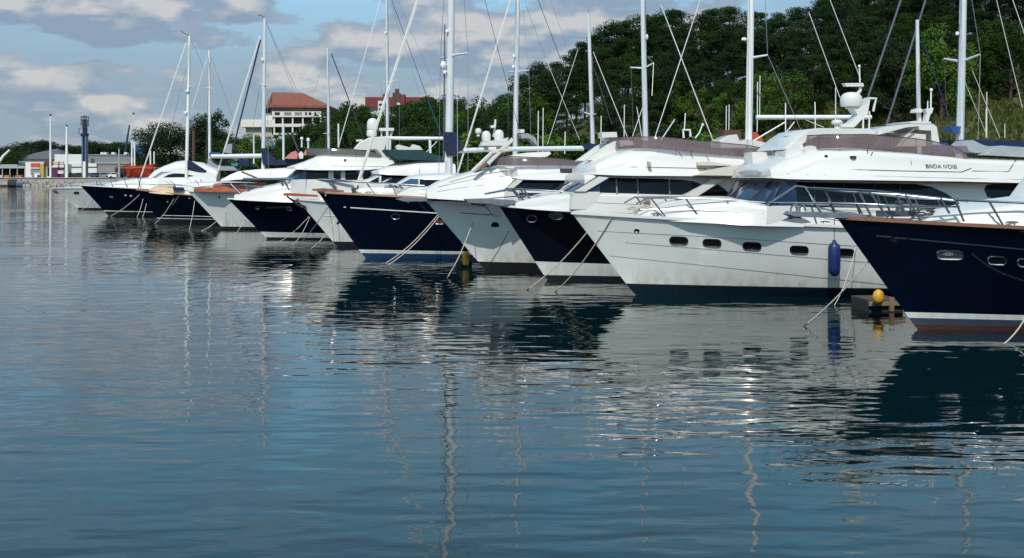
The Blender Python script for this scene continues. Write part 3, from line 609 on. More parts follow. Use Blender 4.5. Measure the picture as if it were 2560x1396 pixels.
m = MB(); q = B.side((1906, 503), 0.9); m.box(q, (0.7, 0.35, 0.1)); m.build('deck_hatch', 'dark_steel', B.root, 40)
B.strip('moulding_line', 'concrete_grey', tbB, [(1640, 532), (1740, 527), (1880, 533), (2110, 541)], 0.009, tB); B.strip('moulding_line', 'concrete_grey', tbB, [(1930, 522), (2100, 526), (2380, 528)], 0.008, tB)
B.strip('moulding_line', 'concrete_grey', fbB, [(2277, 402), (2279, 414)], 0.012, fB, n=3); B.strip('moulding_line', 'concrete_grey', fbB, [(1925, 436), (2100, 438), (2380, 446), (2560, 450)], 0.008, fB); B.strip('screen_stay', 'rubber', fbB, [(2167, 371), (2169, 386)], 0.014, fB, n=3); B.strip('screen_stay', 'rubber', fbB, [(2177, 390), (2182, 381)], 0.012, fB, n=3)
# ---- C: black flybridge yacht
C = Boat('motor_yacht', 'black hulled flybridge yacht with white boot stripe and long dark saloon windows', 'yacht', (1367, 700), 15, 2.1, group=ROW)
C.hull(c4(512, 866)[0], c4(980, 908)[0], [(0.11, 'antifoul'), (0.42, 'stripe_white')], 'black_hull', 'gel')
tC, tbC = C.house('cabin_trunk', 'gel', [(1290, 507, 520, .4, .15, .1), (1330, 497, 524, .8, .25, .15), (1390, 487, 528, 1.3, .3, .2), (1436, 486, 530, 1.72, .12, .1), (1500, 486, 532, 1.79, .06, .04), (1600, 489, 534, 1.79, .05, .03)])
C.windscreen((1394, 478), (1436, 480), (1464, 441), (1496, 441), 1.75, 524, 1500)
C.slab('windscreen_pillar', 'gel', c5(245, 582, 330, 582, 505, 477, 430, 470), -1.8, -1.6)
hC, hbC = C.house('deckhouse', 'gel', [(1464, 437, 532, 1.75, .2, .15), (1700, 439, 534, 1.75, .2, .15), (1830, 442, 536, 1.75, .2, .15), (1960, 446, 538, 1.7, .2, .15)])
C.decal('window', 'glass', hbC, c5(335, 578, 505, 480, 900, 490, 1040, 497, 1110, 504, 1178, 526), c5(335, 584, 1030, 604, 1100, 570, 1178, 530), hC, n=24)
C.decal('window', 'glass', hbC, c5(1160, 608, 1290, 528, 1340, 560, 1392, 610), c5(1160, 612, 1392, 614), hC)
for x in (555, 708, 938): C.strip('mullion', 'grey_wall', hbC, c5(x, 492, x+5, 598), 0.03, hC, n=4)
C.slab('side_pillar', 'gel', c5(1030, 622, 1250, 488, 1338, 490, 1135, 624), -1.95, -1.7)
fC, fbC = C.house('flybridge', 'gel', [(1450, 431, 434, .4, .05, .02), (1470, 421, 436, 1.2, .15, .1), (1494, 409, 437, 1.7, .25, .2), (1543, 387, 439, 1.95, .4, .35), (1591, 375, 440, 2.05, .4, .35), (1642, 373, 440, 2.05, .3, .3), (1732, 380, 441, 2.05, .25, .25), (1830, 391, 442, 2.05, .2, .2), (1931, 399, 444, 2.05, .2, .2), (2010, 403, 446, 2.0, .2, .15)])
C.strip('moulding_line', 'glass_frame', fbC, c5(640, 402, 1210, 412), 0.012, fC)
C.slab('side_moulding', 'gel_cream', c5(1120, 463, 1190, 432, 1330, 404, 1620, 358, 1640, 380, 1600, 440, 1590, 470), -2.18, -2.0)
C.slab('roof_locker', 'gel_cream', c5(1145, 366, 1215, 360, 1400, 384, 1395, 393, 1150, 390), -2.12, -1.9)
C.slab('side_lamp', 'concrete', c5(785, 362, 805, 362, 812, 400, 790, 402), -2.1, -1.95)
C.screen([(1583, 342, 372), (1646, 343, 374), (1690, 346, 379), (1728, 350, 383), (1800, 357, 389), (1866, 363, 394), (1917, 372, 398), (1934, 378, 400)], 1.85)
C.tubepx('radar_frame', 'gel', c5(1045, 190, 1040, 130, 1090, 132, 1095, 180), 0.04, 0.3); C.tubepx('antenna', 'mast_white', c5(1050, 125, 1057, 10), 0.016, 0.3); C.tubepx('antenna', 'mast_white', c5(880, 205, 980, 55), 0.018, -0.5); C.tubepx('antenna', 'mast_white', c5(1130, 190, 1160, 150, 1182, 90), 0.02, 0.5); C.dome(c5(1183, 92)[0], 6, 6, 0.5, foot=0)
C.slab('radar_scanner', 'gel', c5(445, 148, 560, 146, 566, 185, 450, 190), 0.2, 0.8, ref=0.2); C.slab('radar_post', 'gel', c5(470, 188, 540, 188, 535, 212, 475, 212), 0.3, 0.7, ref=.2)
C.slab('radar_arch', 'gel', c5(490, 240, 560, 208, 640, 205, 680, 215, 690, 240, 580, 242, 545, 330, 470, 345, 450, 360, 330, 355), -0.5, -0.2); C.slab('radar_arch', 'gel', c5(490, 240, 560, 208, 640, 205, 680, 215, 690, 240, 580, 242, 545, 330, 470, 345, 450, 360, 330, 355), 1.3, 1.0, ref=-.5)
C.oval(c4(723, 950)[0], 25, 17); C.oval(c4(880, 932)[0], 34, 17, 'dark_steel', 'steel', name='hawse_plate', slope=.05)
C.slab('bowsprit', 'grey_alloy', c4(285, 822, 420, 818, 600, 828, 640, 850, 520, 866, 440, 852, 300, 846), -0.25, 0.25, ref=0)
C.anchor(c4(330, 850, 420, 862), c4(415, 858, 470, 858, 525, 935, 505, 952, 470, 935), mat='dark_steel', k=1.0)
C.rail(c4(420, 790, 600, 757, 850, 770, 1100, 783, 1551, 806)+[(1790, 497), (1990, 505)], [tuple(c5(*p)) for p in ((145, 588, 212, 695), (215, 592, 300, 702), (340, 602, 440, 735), (480, 610, 572, 705), (530, 610, 632, 742), (600, 612, 655, 695))]+[tuple(c4(*p)) for p in ((600, 757, 700, 862), (670, 762, 748, 868))], r=0.024, mid=c4(430, 820, 700, 800, 1100, 828, 1551, 850))
for a, b in ((1697, 380), (1725, 383), (1765, 389)): C.strip('screen_stay', 'glass_frame', fbC, [(a, b), (a+8, b+14)], 0.012, fC, n=3)
C.strip('moulding_line', 'concrete_grey', tbC, [(1440, 505), (1560, 510), (1640, 515)], 0.009, tC); C.slab('locker_door', 'teak_pale', c5(740, 625, 800, 622, 805, 660, 770, 655), -1.84, -1.8)
# ---- D: white yacht with the sloping forward cabin
D = Boat('motor_yacht', 'white yacht with a long sloping forward cabin, one dark round porthole and twin domes above', 'yacht', (1212, 674), 14, 2.1, group=ROW)
D.hull(c4(50, 846)[0], c4(420, 852)[0], [(0.20, 'antifoul')], 'gel_hull', 'gel', flare=0.8)
tD, tbD = D.house('cabin_trunk', 'gel', [(1068, 474, 496, .5, .1, .25), (1096, 459, 498, .9, .14, .45), (1130, 448, 500, 1.25, .16, .6), (1166, 438, 502, 1.5, .18, .7), (1205, 428, 504, 1.7, .18, .75), (1262, 417, 505, 1.8, .18, .7), (1300, 416, 506, 1.8, .18, .6), (1320, 430, 506, 1.8, .12, .4)], smooth=24)
for ln in (c4(190, 712, 330, 672, 550, 640), c4(120, 745, 300, 705, 560, 672), c4(110, 775, 320, 742, 480, 728)): D.strip('moulding_line', 'concrete_grey', tbD, ln, 0.012, tD)
D.windscreen((1246, 472), (1266, 472), (1276, 449), (1291, 448), 1.85, 506, 1300)
D.slab('windscreen_pillar', 'gel_cream', c4(560, 752, 602, 755, 668, 700, 625, 697), -1.95, -1.75)
hD, hbD = D.house('deckhouse', 'gel', [(1284, 447, 507, 1.85, .2, .15), (1320, 447, 508, 1.9, .15, .1), (1450, 447, 510, 1.9, .15, .1), (1540, 448, 512, 1.85, .15, .1)])
D.decal('window', 'glass', hbD, c4(600, 752, 665, 702, 955, 704), c4(600, 758, 865, 768, 955, 715), hD)
D.decal('window', 'glass', hbD, c4(590, 780, 800, 784), c4(590, 808, 760, 822, 800, 790), hD)
fD, fbD = D.house('flybridge', 'gel', [(1263, 433, 436, .4, .05, .02), (1280, 425, 445, 1.5, .2, .15), (1298, 417, 449, 1.95, .3, .25), (1330, 416, 450, 2.05, .3, .25), (1400, 417, 451, 2.05, .25, .2), (1491, 419, 450, 2.05, .2, .2), (1540, 420, 450, 2.0, .2, .2)])
D.screen([(1260, 391, 414), (1300, 392, 415), (1344, 394, 416), (1400, 397, 417), (1450, 403, 418), (1489, 409, 419)], 1.85)
D.decal('vent', 'rubber', fbD, c4(895, 626, 985, 628), c4(905, 652, 985, 655), fD, n=6)
for c, w_, h in ((c4(428, 415)[0], 23, 26), (c4(510, 408)[0], 25, 27)): D.dome(c, w_, h, 0.2, foot=0.3)
D.dome(c4(377, 381)[0], 16, 13, 0.5, foot=0.1); D.slab('radar_base', 'gel', c4(385, 480, 400, 452, 520, 440, 565, 425, 540, 480), -0.3, 0.6, ref=.2)
D.tubepx('antenna_frame', 'gel', c4(475, 420, 485, 350, 488, 308), 0.04, 0.3); D.slab('radar_scanner', 'gel', c4(453, 348, 480, 342, 482, 362, 458, 362), .1, .5, ref=.2)
for p in (c4(340, 645, 470, 520), c4(440, 595, 600, 435)): D.tubepx('arch_strut', 'gel', p, 0.07, -1.2); D.tubepx('arch_strut', 'gel', p, 0.07, 1.2)
D.tubepx('arch_strut', 'gel_cream', c4(470, 520, 560, 505, 600, 500), 0.07, -1.2)
D.slab('side_seat', 'teak', c4(350, 640, 400, 585, 470, 540, 490, 550, 440, 600, 375, 642), -0.9, -0.3)
D.slab('tender_cover', 'canvas_white', c4(590, 540, 700, 522, 840, 515, 850, 530, 820, 550, 600, 560), -0.2, 1.2, ref=-.2)
D.oval(c4(485, 990)[0], 19, 15, 'porthole_glass', 'steel'); D.strip('trim_line', 'red_trim', D.bvh, c4(262, 912, 480, 926), 0.018, D.hullo)
D.slab('bowsprit', 'grey_alloy', c3(590, 822, 660, 812, 840, 822, 838, 836, 640, 838), -0.22, 0.22, ref=0)
D.anchor(c4(375, 850, 370, 880), c4(320, 890, 350, 872, 385, 880, 388, 905, 340, 906), k=.9)
D.rail(c4(0, 757, 180, 760, 345, 742, 500, 752, 700, 762), [tuple(c4(*p)) for p in ((55, 760, 100, 822), (155, 760, 210, 825), (180, 760, 240, 830), (240, 752, 330, 830), (345, 742, 390, 815), (370, 745, 425, 820))], r=0.02, mid=c4(0, 790, 300, 795, 500, 800))
# ---- E: navy sailing yacht with the tall mast
E = Boat('sailing_yacht', 'navy sailing yacht with blue sail cover on its tall mast and long grey boom', 'yacht', (912, 646), 17, 2.15, group=ROW)
E.hull(c3(93, 780)[0], c3(640, 808)[0], [(0.15, 'boot_blue'), (0.25, 'stripe_white')], 'navy', 'teak_pale')
hE, hbE = E.house('coachroof', 'gel', [(985, 468, 492, .6, .15, .1), (1005, 456, 493, 1.0, .2, .15), (1027, 444, 494, 1.3, .25, .2), (1060, 439, 495, 1.45, .25, .2), (1114, 437, 496, 1.5, .25, .2), (1250, 439, 500, 1.5, .25, .2), (1320, 444, 502, 1.5, .2, .2)])
E.decal('window', 'glass_blue', hbE, c3(615, 729, 690, 692, 740, 694), c3(615, 733, 690, 738, 740, 738), hE); E.decal('window', 'glass', hbE, c3(748, 695, 885, 700), c3(748, 738, 805, 741, 885, 705), hE)
E.slab('bowsprit', 'teak', c3(50, 757, 130, 752, 255, 766, 262, 776, 120, 776, 60, 768), -0.2, 0.2, ref=0)
E.mast((1121, 447), (1133, -310), 0.155, spread=[(140, 1101, 1170, 146, 133)], fit=[(1108, 163, 14, 20), (1112, 180, 8, 10), (1117, 78, 7, 9)])
E.mast((1109, 400), (1112, 60), 0.03, 'spar_dark', 'mast_track')
E.tubepx('boom', 'mast_paint', c11(780, 1208, 1100, 1195, 1790, 1187), 0.095, 0, n=10)
E.slab('sail_cover', 'canvas_blue', c11(668, 1056, 770, 1062, 785, 1100, 822, 1190, 790, 1215, 765, 1245, 690, 1250, 672, 1180), -0.24, 0.24, ref=0)
E.slab('sail_bundle', 'canvas_blue', c11(1775, 1160, 1840, 1148, 1905, 1160, 1890, 1190, 1800, 1200), -0.2, 0.2, ref=0)
for x in (1113, 1118, 1125): E.tubepx('halyard', 'mast_white', [(x, 448), (x, 395)], 0.018, -0.2)
E.stay((893, 464), (1132, -268), 0.058, 'furled', name='furled_headsail')
E.stay((1170, 133), (1170, 440), 0.010, y0=-1.2, y1=-1.7); E.stay((1170, 133), (1146, -200), 0.010, y0=-1.2, y1=-.1); E.stay((1101, 144), (1097, 440), 0.010, y0=1.2, y1=1.8); E.stay((1101, 144), (1122, -200), 0.010, y0=1.2, y1=0); E.stay((1143, 200), (1144, 440), 0.008, y0=-.4, y1=-1.5)
E.stay((1133, -300), (1310, 372), 0.010, 'wire_dark')
E.strip('side_line', 'stripe_white', E.bvh, c3(300, 878, 580, 896, 865, 914), 0.025, E.hullo); E.strip('side_line', 'stripe_white', E.bvh, c3(257, 874, 272, 875), 0.025, E.hullo, n=3)
E.oval(c3(593, 935)[0], 22, 14); E.oval(c3(875, 970)[0], 22, 11, 'teak', 'steel', name='hawse_plate', power=6, slope=.03); E.oval(c3(140, 793)[0], 4, 8, 'stripe_white', None, name='fairlead')
E.rail(c3(150, 690, 345, 715, 560, 722, 780, 735), [tuple(c3(*p)) for p in ((410, 722, 460, 795), (560, 725, 600, 800), (805, 755, 845, 815), (905, 757, 945, 820), (950, 757, 995, 826))], r=0.014, inset=0.1)
m = MB(); random.seed(9); q = E.side(c3(640, 770)[0], 0.4); P = []
for i in range(90): P.append(q+Vector((1.5*i/90-0.6+0.15*math.cos(i*.8), 0.1+0.2*math.sin(i*.8), 0.1+0.14*random.random())))
m.tube(P, 0.014, 4); m.build('rope_coil', 'rope_dark', E.root, 60)
m = MB(); q = E.side(c3(480, 770)[0], 1.0); m.lathe([(0.05, -0.9), (0.2, -0.7), (0.24, 0), (0.2, .7), (.05, .9)], (0, 0, 0), 12); m.v = [(q.x+z, q.y+y, q.z+x*0.8-0.05) for x, y, z in m.v]; m.build('rolled_awning', 'canvas_white', E.root, 60)
m = MB(); q = E.P(c3(322, 770)[0], -.3); m.lathe([(.1, -.25), (.07, -.1), (.09, .05), (.12, .1), (.02, .14)], q, 10); q = E.P(c3(345, 765)[0], 0); m.tube([q, q+Vector((0.05, 0, .4))], .04, 6); m.build('windlass', 'dark_steel', E.root, 40)
# ---- F: white yacht with the orange plank
Fb = Boat('motor_yacht', 'small white yacht with a varnished red plank and a dark anchor at its bow', 'yacht', (842, 616), 13, 1.9, group=ROW)
Fb.hull(c10(365, 694)[0], c10(760, 724)[0], [(0.16, 'antifoul')], 'gel_hull', 'gel')
Fb.slab('bow_plank', 'orange_wood', c10(165, 605, 230, 598, 665, 625, 670, 655, 230, 640, 170, 640), -0.22, 0.22, ref=0)
Fb.anchor(c10(215, 645, 390, 790), c10(370, 770, 420, 765, 495, 795, 490, 822, 430, 820), mat='rubber', k=.8)
Fb.house('cabin_trunk', 'gel_cream', [(800, 486, 505, .5, .15, .1), (850, 481, 507, 1.0, .2, .2), (900, 476, 509, 1.3, .2, .2), (960, 478, 510, 1.4, .2, .2)])
hF, hbF = Fb.house('deckhouse', 'gel', [(902, 465, 472, .3, .05, .02), (918, 456, 500, .8, .15, .1), (936, 445, 501, 1.2, .2, .15), (952, 435, 502, 1.55, .2, .15), (1050, 437, 504, 1.6, .15, .1), (1130, 438, 505, 1.6, .15, .1)])
Fb.decal('window', 'glass', hbF, c10(1430, 432, 1600, 340, 2010, 355, 2300, 362), c10(1430, 437, 1660, 465, 1850, 470, 2010, 400, 2300, 400), hF, n=16)
Fb.strip('mullion', 'gel', hbF, c10(1610, 445, 1740, 380), 0.04, hF, n=5)
fF, fbF = Fb.house('flybridge', 'gel', [(930, 432, 434, .4, .05, .02), (947, 427, 436, 1.4, .2, .15), (972, 417, 438, 1.65, .35, .3), (998, 409, 439, 1.75, .4, .35), (1046, 402, 440, 1.8, .4, .3), (1110, 399, 440, 1.8, .35, .3), (1140, 412, 441, 1.75, .2, .2)])
Fb.strip('moulding_line', 'glass_frame', fbF, [(1048, 405), (1049, 438)], 0.012, fF, n=4)
Fb.slab('canopy', 'canvas_teal', c3(515, 502, 740, 505, 830, 528, 905, 552, 910, 578, 590, 568, 545, 540), -1.5, 1.5)
Fb.tubepx('davit', 'mast_white', c3(550, 429, 900, 431), 0.08, 0, n=8); Fb.tubepx('davit_post', 'mast_white', c3(813, 425, 817, 530), 0.06, 0, n=8); Fb.tubepx('davit_post', 'mast_white', c3(556, 432, 556, 570), 0.05, 0, n=8); Fb.tubepx('davit_post', 'mast_white', c3(740, 570, 860, 450), 0.02, -.3)
Fb.slab('deck_gear', 'gel', c3(590, 480, 610, 470, 690, 490, 705, 468, 750, 480, 770, 505, 600, 505), -0.4, 0.6)
Fb.strip('side_line', 'stripe_white', Fb.bvh, c10(750, 925, 945, 940), 0.016, Fb.hullo, n=5); Fb.oval(c10(970, 1025)[0], 12, 7, 'rubber', None, name='hawse_plate', slope=-.7)
Fb.oval((744, 503), 3, 3, 'glass', None)
# ---- G: navy flybridge yacht
G = Boat('motor_yacht', 'navy hulled flybridge yacht with grey pipe rail and white domes on its arch', 'yacht', (668, 598), 14, 2.1, group=ROW)
G.hull(c2(538, 1008)[0], c2(1150, 1034)[0], [(0.07, 'antifoul'), (0.27, 'stripe_white')], 'navy', 'gel')
G.house('cabin_trunk', 'gel', [(585, 490, 500, .4, .15, .1), (620, 479, 502, .9, .25, .2), (660, 468, 504, 1.3, .3, .25), (710, 458, 506, 1.5, .3, .25), (780, 462, 508, 1.6, .2, .2)])
G.windscreen((711, 448), (742, 449), (741, 423), (764, 422), 1.72, 500, 766)
hG, hbG = G.house('deckhouse', 'gel', [(760, 421, 504, 1.75, .2, .15), (900, 423, 506, 1.75, .15, .1), (985, 425, 508, 1.7, .15, .1)])
G.decal('windscreen', 'glass', hbG, c10(475, 262, 820, 268), c10(475, 398, 820, 402), hG, n=12)
G.decal('window', 'glass', hbG, c10(895, 280, 1000, 282), c10(895, 405, 1000, 407), hG, n=4); G.decal('window', 'glass', hbG, c10(1065, 270, 1230, 275, 1270, 310, 1280, 340), c10(1065, 408, 1280, 410), hG, n=8); G.decal('window', 'glass', hbG, c10(1325, 330, 1360, 275, 1420, 280, 1450, 330), c10(1325, 405, 1400, 385, 1450, 332), hG, n=8)
fG, fbG = G.house('flybridge', 'gel', [(717, 420, 423, .4, .05, .02), (738, 413, 424, 1.6, .2, .15), (761, 405, 425, 1.8, .3, .3), (792, 391, 426, 2.0, .35, .35), (811, 388, 426, 2.0, .3, .3), (860, 389, 426, 2.0, .25, .25), (921, 392, 425, 2.0, .2, .2), (965, 394, 420, 1.95, .2, .2), (986, 408, 416, 1.9, .1, .1)])
G.strip('moulding_line', 'concrete', fbG, c10(870, 205, 1650, 215), 0.014, fG); q, nn = G.ray(c10(1062, 128)[0], fbG, -2); m = MB(); m.box(q, (.1, .06, .16)); m.build('side_lamp', 'dark_steel', fG)
G.screen([(783, 371, 388), (830, 372, 389), (890, 374, 391), (930, 380, 393), (952, 390, 394)], 1.75, 'screen_grey')
for pts in (c3(325, 492, 355, 458, 420, 425, 550, 415, 556, 432, 530, 470, 520, 505, 550, 545, 590, 592, 520, 578, 500, 535, 470, 500),):
    G.slab('radar_arch', 'gel', pts, -1.7, -1.4); G.slab('radar_arch', 'gel', pts, 1.7, 1.4, ref=-1.7)
G.slab('arch_top', 'gel', c3(420, 425, 550, 415, 545, 445, 420, 450), -1.4, 1.4, ref=-1.7)
G.dome(c3(443, 338)[0], 28, 30, -0.3, foot=0); G.dome(c3(438, 392)[0], 26, 20, -0.3, foot=0.1)
G.slab('radar_scanner', 'gel', c3(485, 362, 583, 362, 583, 380, 485, 382), -0.2, 0.2); G.tubepx('radar_post', 'gel', c3(500, 380, 502, 418), 0.05, 0); G.tubepx('radar_post', 'gel', c3(572, 380, 560, 418), 0.05, 0); G.slab('roof_light', 'gel', c3(335, 438, 380, 435, 382, 450, 338, 450), -.6, -.2)
G.oval(c2(775, 1078)[0], 10, 7); G.oval(c2(1027, 1088)[0], 14, 8, name='hawse_plate', mat='dark_steel')
m = MB(); q, nn = G.ray(c2(960, 1066)[0], G.bvh, -1.5); a, _ = G.ray(c2(850, 1072)[0], G.bvh, -1.5); b_, _ = G.ray(c2(1045, 1068)[0], G.bvh, -1.5); m.tube([a+nn*.08, q+nn*.1, b_+nn*.08], .07, 6); m.build('boarding_pole', 'rubber', G.root, 60)
G.rail(c2(480, 800, 660, 850)[1:]+c2(1000, 850, 1350, 858, 1523, 868), [tuple(c2(*p)) for p in ((560, 890, 655, 985), (675, 890, 730, 1000), (860, 950, 920, 1020), (960, 860, 1015, 1010), (985, 862, 1060, 1000), (1115, 865, 1175, 920), (1160, 868, 1230, 960), (1340, 868, 1400, 925))], r=0.05, mat='rail_blue', mid=c2(640, 900, 1000, 935, 1400, 930))
m = MB(); q = G.side(c2(830, 970)[0], 0.8); m.lathe([(.16, -.1), (.1, .05), (.16, .2), (.02, .25)], q, 10); m.build('windlass', 'steel', G.root, 50)
m = MB(); q = G.P(c2(1170, 945)[0], -1.0); m.box(q, (1.8, .5, .25)); m.build('deck_chest', 'teak', G.root)
# ---- H: white yacht with varnished orange coaming
H = Boat('sailing_yacht', 'white hulled sailing yacht with varnished orange wood cabin sides and white awning', 'yacht', (560, 574), 14, 2.1, group=ROW)
H.hull(c2(222, 948)[0], c2(500, 958)[0], [(0.13, 'antifoul')], 'gel_hull', 'gel')
H.house('coaming', 'orange_wood', [(484, 473, 479, .3, .03, .02), (505, 471, 480, .9, .03, .02), (545, 471, 481, 1.3, .03, .02), (635, 475, 482, 1.5, .03, .02)])
H.house('cabin_side', 'orange_wood', [(532, 463, 470, 0.4, .05, .03), (545, 460, 472, 0.8, .06, .05), (600, 460, 474, 1.1, .06, .05), (660, 461, 476, 1.2, .06, .05)])
H.house('awning', 'canvas_white', [(551, 451, 453, 1.0, .1, .1), (570, 440, 452, 1.4, .3, .3), (590, 431, 450, 1.6, .4, .4), (640, 426, 447, 1.7, .4, .4), (715, 422, 444, 1.7, .4, .4), (760, 420, 442, 1.7, .3, .3)])
H.tubepx('awning_edge', 'teak', c9(1800, 315, 2090, 435), 0.05, -1.6)
H.mast((658, 430), (662, 46), 0.12, spread=[(213, 650, 668, 211, 213)], fit=[(656, 150, 6, 10)])
H.slab('sail_cover', 'canvas_blue', c2(803, 608, 835, 605, 860, 640, 930, 698, 1085, 700, 1100, 738, 930, 742, 820, 740), -0.3, 0.3, ref=0)
H.tubepx('boom', 'mast_paint', c2(405, 672, 805, 666), 0.13, -0.3, n=10)
H.stay((539, 446), (651, 90), 0.052, 'furled', name='furled_headsail'); H.stay((651, 100), (583, 370), 0.05, 'wire_blue', y0=0.2, y1=1)
H.stay((662, 48), (741, 225), 0.012, y0=0, y1=0); H.stay((662, 48), (733, 225), 0.012, y0=0, y1=0); H.stay((668, 213), (671, 425), 0.012, y0=-1, y1=-1.6); H.stay((650, 211), (630, 330), 0.010, y0=1, y1=1.6)
H.slab('furling_drum', 'canvas_grey', c2(500, 640, 540, 575, 575, 570, 570, 650), -0.2, 0.2, ref=0)
H.oval(c9(1447, 720)[0], 5, 6, 'rubber', None, name='fairlead')
m = MB(); H.rail([(480, 470), (560, 462), (640, 466), (720, 470)], [tuple(c2(*p)) for p in ((555, 890, 600, 950), (675, 890, 720, 990))], r=0.018)
# ---- I: black sailing yacht
I = Boat('sailing_yacht', 'black hulled sailing yacht with a cream cover on its foredeck', 'yacht', (402, 559), 13, 2.0, group=ROW)
I.hull((341, 475), (470, 488), [(0.24, 'antifoul'), (0.28, 'stripe_white')], 'black_hull', 'teak_pale')
I.house('deck_cover', 'canvas_cream', [(372, 474, 482, .5, .1, .1), (385, 467, 484, .8, .25, .2), (405, 465, 486, 1.1, .3, .25), (430, 466, 487, 1.2, .3, .25), (434, 480, 487, 1.2, .1, .1)])
I.slab('rolled_sail', 'canvas_blue', c9(700, 565, 870, 562, 890, 600, 850, 625, 740, 620), -1.2, -.8)
I.house('coachroof', 'gel', [(440, 470, 488, .8, .15, .1), (470, 458, 489, 1.2, .2, .2), (560, 456, 492, 1.4, .2, .2), (640, 460, 494, 1.4, .2, .2)])
I.mast((466, 449), (474, 90), 0.115, 'mast_white', spread=[(220, 463, 480, 219, 217)], fit=[(464, 282, 9, 8), (468, 228, 8, 8)])
I.slab('sail_cover', 'canvas_blue', c9(950, 140, 985, 138, 1060, 185, 1245, 300, 1225, 335, 1110, 325, 950, 290), -0.3, 0.3, ref=0)
I.stay((352, 443), (466, 108), 0.048, 'furled', name='furled_headsail'); I.stay((474, 92), (510, 172), 0.012, y1=0); I.stay((474, 92), (462, 290), 0.012, y0=0, y1=-.8); I.stay((466, 170), (420, 350), 0.012)
I.stay((352, 443), (346, 474), 0.03, 'wire_dark')
I.strip('side_line', 'stripe_white', I.bvh, c9(540, 1008, 1005, 1018, 1330, 1028), 0.022, I.hullo); I.oval(c9(978, 718)[0], 8, 7); I.oval(c9(628, 778)[0], 6, 6, 'rubber', 'steel', name='hawse_plate')
I.rail([(370, 462), (420, 462), (480, 466)], [tuple(c9(*p)) for p in ((600, 465, 680, 520), (1060, 440, 1130, 530))], r=.018)
# ---- J: navy yacht with swept white cabin
J = Boat('motor_yacht', 'dark navy yacht with swept white cabin and arched side window, far along the row', 'yacht', (271, 540), 13, 2.1, group=ROW)
J.hull(c1(700, 920)[0], c1(1180, 948)[0], [(0.26, 'antifoul'), (0.32, 'stripe_white')], 'navy', 'gel')
J.house('cabin_trunk', 'gel', [(260, 462, 468, .5, .1, .1), (300, 453, 470, 1.1, .2, .2), (360, 446, 472, 1.5, .3, .2), (420, 446, 474, 1.6, .2, .2)])
hJ, hbJ = J.house('cabin', 'gel', [(364, 448, 470, 1.0, .2, .2), (382, 428, 471, 1.4, .4, .3), (405, 416, 472, 1.7, .5, .4), (435, 405, 473, 1.85, .6, .5), (455, 403, 474, 1.9, .6, .5), (500, 408, 475, 1.9, .6, .5), (540, 425, 476, 1.9, .4, .3)])
J.decal('window', 'glass', hbJ, c9(565, 402, 640, 362, 730, 342, 830, 345, 900, 350, 1040, 380), c9(565, 406, 900, 405, 1040, 385), hJ)
J.decal('side_panel', 'grey_wall', hbJ, c9(385, 412, 520, 318, 680, 318), c9(385, 416, 440, 412, 560, 345, 680, 320), hJ)
J.text('YCF', c1(972, 1022)[0], 4, J.bvh, 'letter_pale')
J.oval(c1(1095, 1007)[0], 6, 4, 'stripe_white', None); J.oval(c1(1142, 1012)[0], 6, 4, 'stripe_white', None)
J.rail([(225, 452), (300, 447), (380, 446)], [((240, 452), (246, 466)), ((275, 449), (282, 468)), ((310, 447), (318, 470)), ((345, 447), (352, 472))], r=.022)
# ---- K: white yacht at the far end
K = Boat('motor_yacht', 'pale white yacht at the far end of the row, dark anchor under its bow', 'yacht', (198, 524), 12, 1.9, group=ROW)
K.hull(c1(448, 945)[0], c1(690, 945)[0], [(0.12, 'antifoul')], 'gel_hull', 'gel')
K.anchor(c1(455, 965, 480, 975), c1(465, 972, 495, 970, 515, 992, 490, 996), mat='rubber', k=.8)
K.house('cabin_trunk', 'canvas_grey', [(165, 463, 469, .5, .1, .1), (200, 459, 470, 1.0, .2, .2), (250, 456, 471, 1.4, .2, .2), (300, 456, 472, 1.4, .2, .2)])
K.rail([(140, 461), (200, 455), (280, 452)], [((150, 461), (154, 470)), ((175, 458), (180, 469)), ((205, 455), (210, 469)), ((240, 454), (246, 469))], r=.022)
K.oval(c1(668, 988)[0], 14, 7, 'dark_steel', None, name='hawse_plate', power=4)
# ---- sailing yachts on the far side of the pontoon, seen through their masts
BEH = 'sailing yachts behind the front row'
def sailer(mpx, d, L, label, hullmat='gel_hull', coach=True, zt=1.7):
    th = R(8); mx = (mpx-CX)/F*d; mw = Vector((mx, d, 0))-Vector((math.cos(th), math.sin(th), 0))*L*0.4
    s = Boat('sailing_yacht', label, 'yacht', ((mw.x/mw.y*F+CX), 0, mw.y), L, L*0.14, 8, BEH)
    s.xt, s.zt, s.za = -1.2, zt, zt*0.75; s.hull(None, None, [(0.12, 'antifoul')], hullmat, 'gel')
    m = MB(); b = L*0.09; z0 = zt*0.74; rings = []
    for x, wd, h in ((L*.22, .3, .05), (L*.3, .8, .35), (L*.42, 1, .5), (L*.62, 1, .55), (L*.66, .95, .05)):
        rings.append([(x, -b*wd, z0), (x, -b*wd*.9, z0+h*.8), (x, -b*wd*.7, z0+h), (x, b*wd*.7, z0+h), (x, b*wd*.9, z0+h*.8), (x, b*wd, z0)])
    m.loft(rings); o = m.build('coachroof', 'gel', s.root, 40)
    for k in range(3):
        w_ = MB(); w_.box((L*(.36+.09*k), -b*.955, z0+.24), (L*.06, .03, .16)); w_.build('window', 'glass', o)
    for yy in (-1.5, 1.5):
        for dx in (-6, 9): s.stay((mpx+dx*(1 if yy < 0 else -1), 425), (mpx+1, -40 if mpx > 900 and mpx != 1480 and mpx != 2297 else 140), 0.008, y0=yy, y1=0)
    return s
S = sailer(522, 104, 12, 'white sailing yacht with a slim white mast beside the dark twin trees, grey wheelhouse aft')
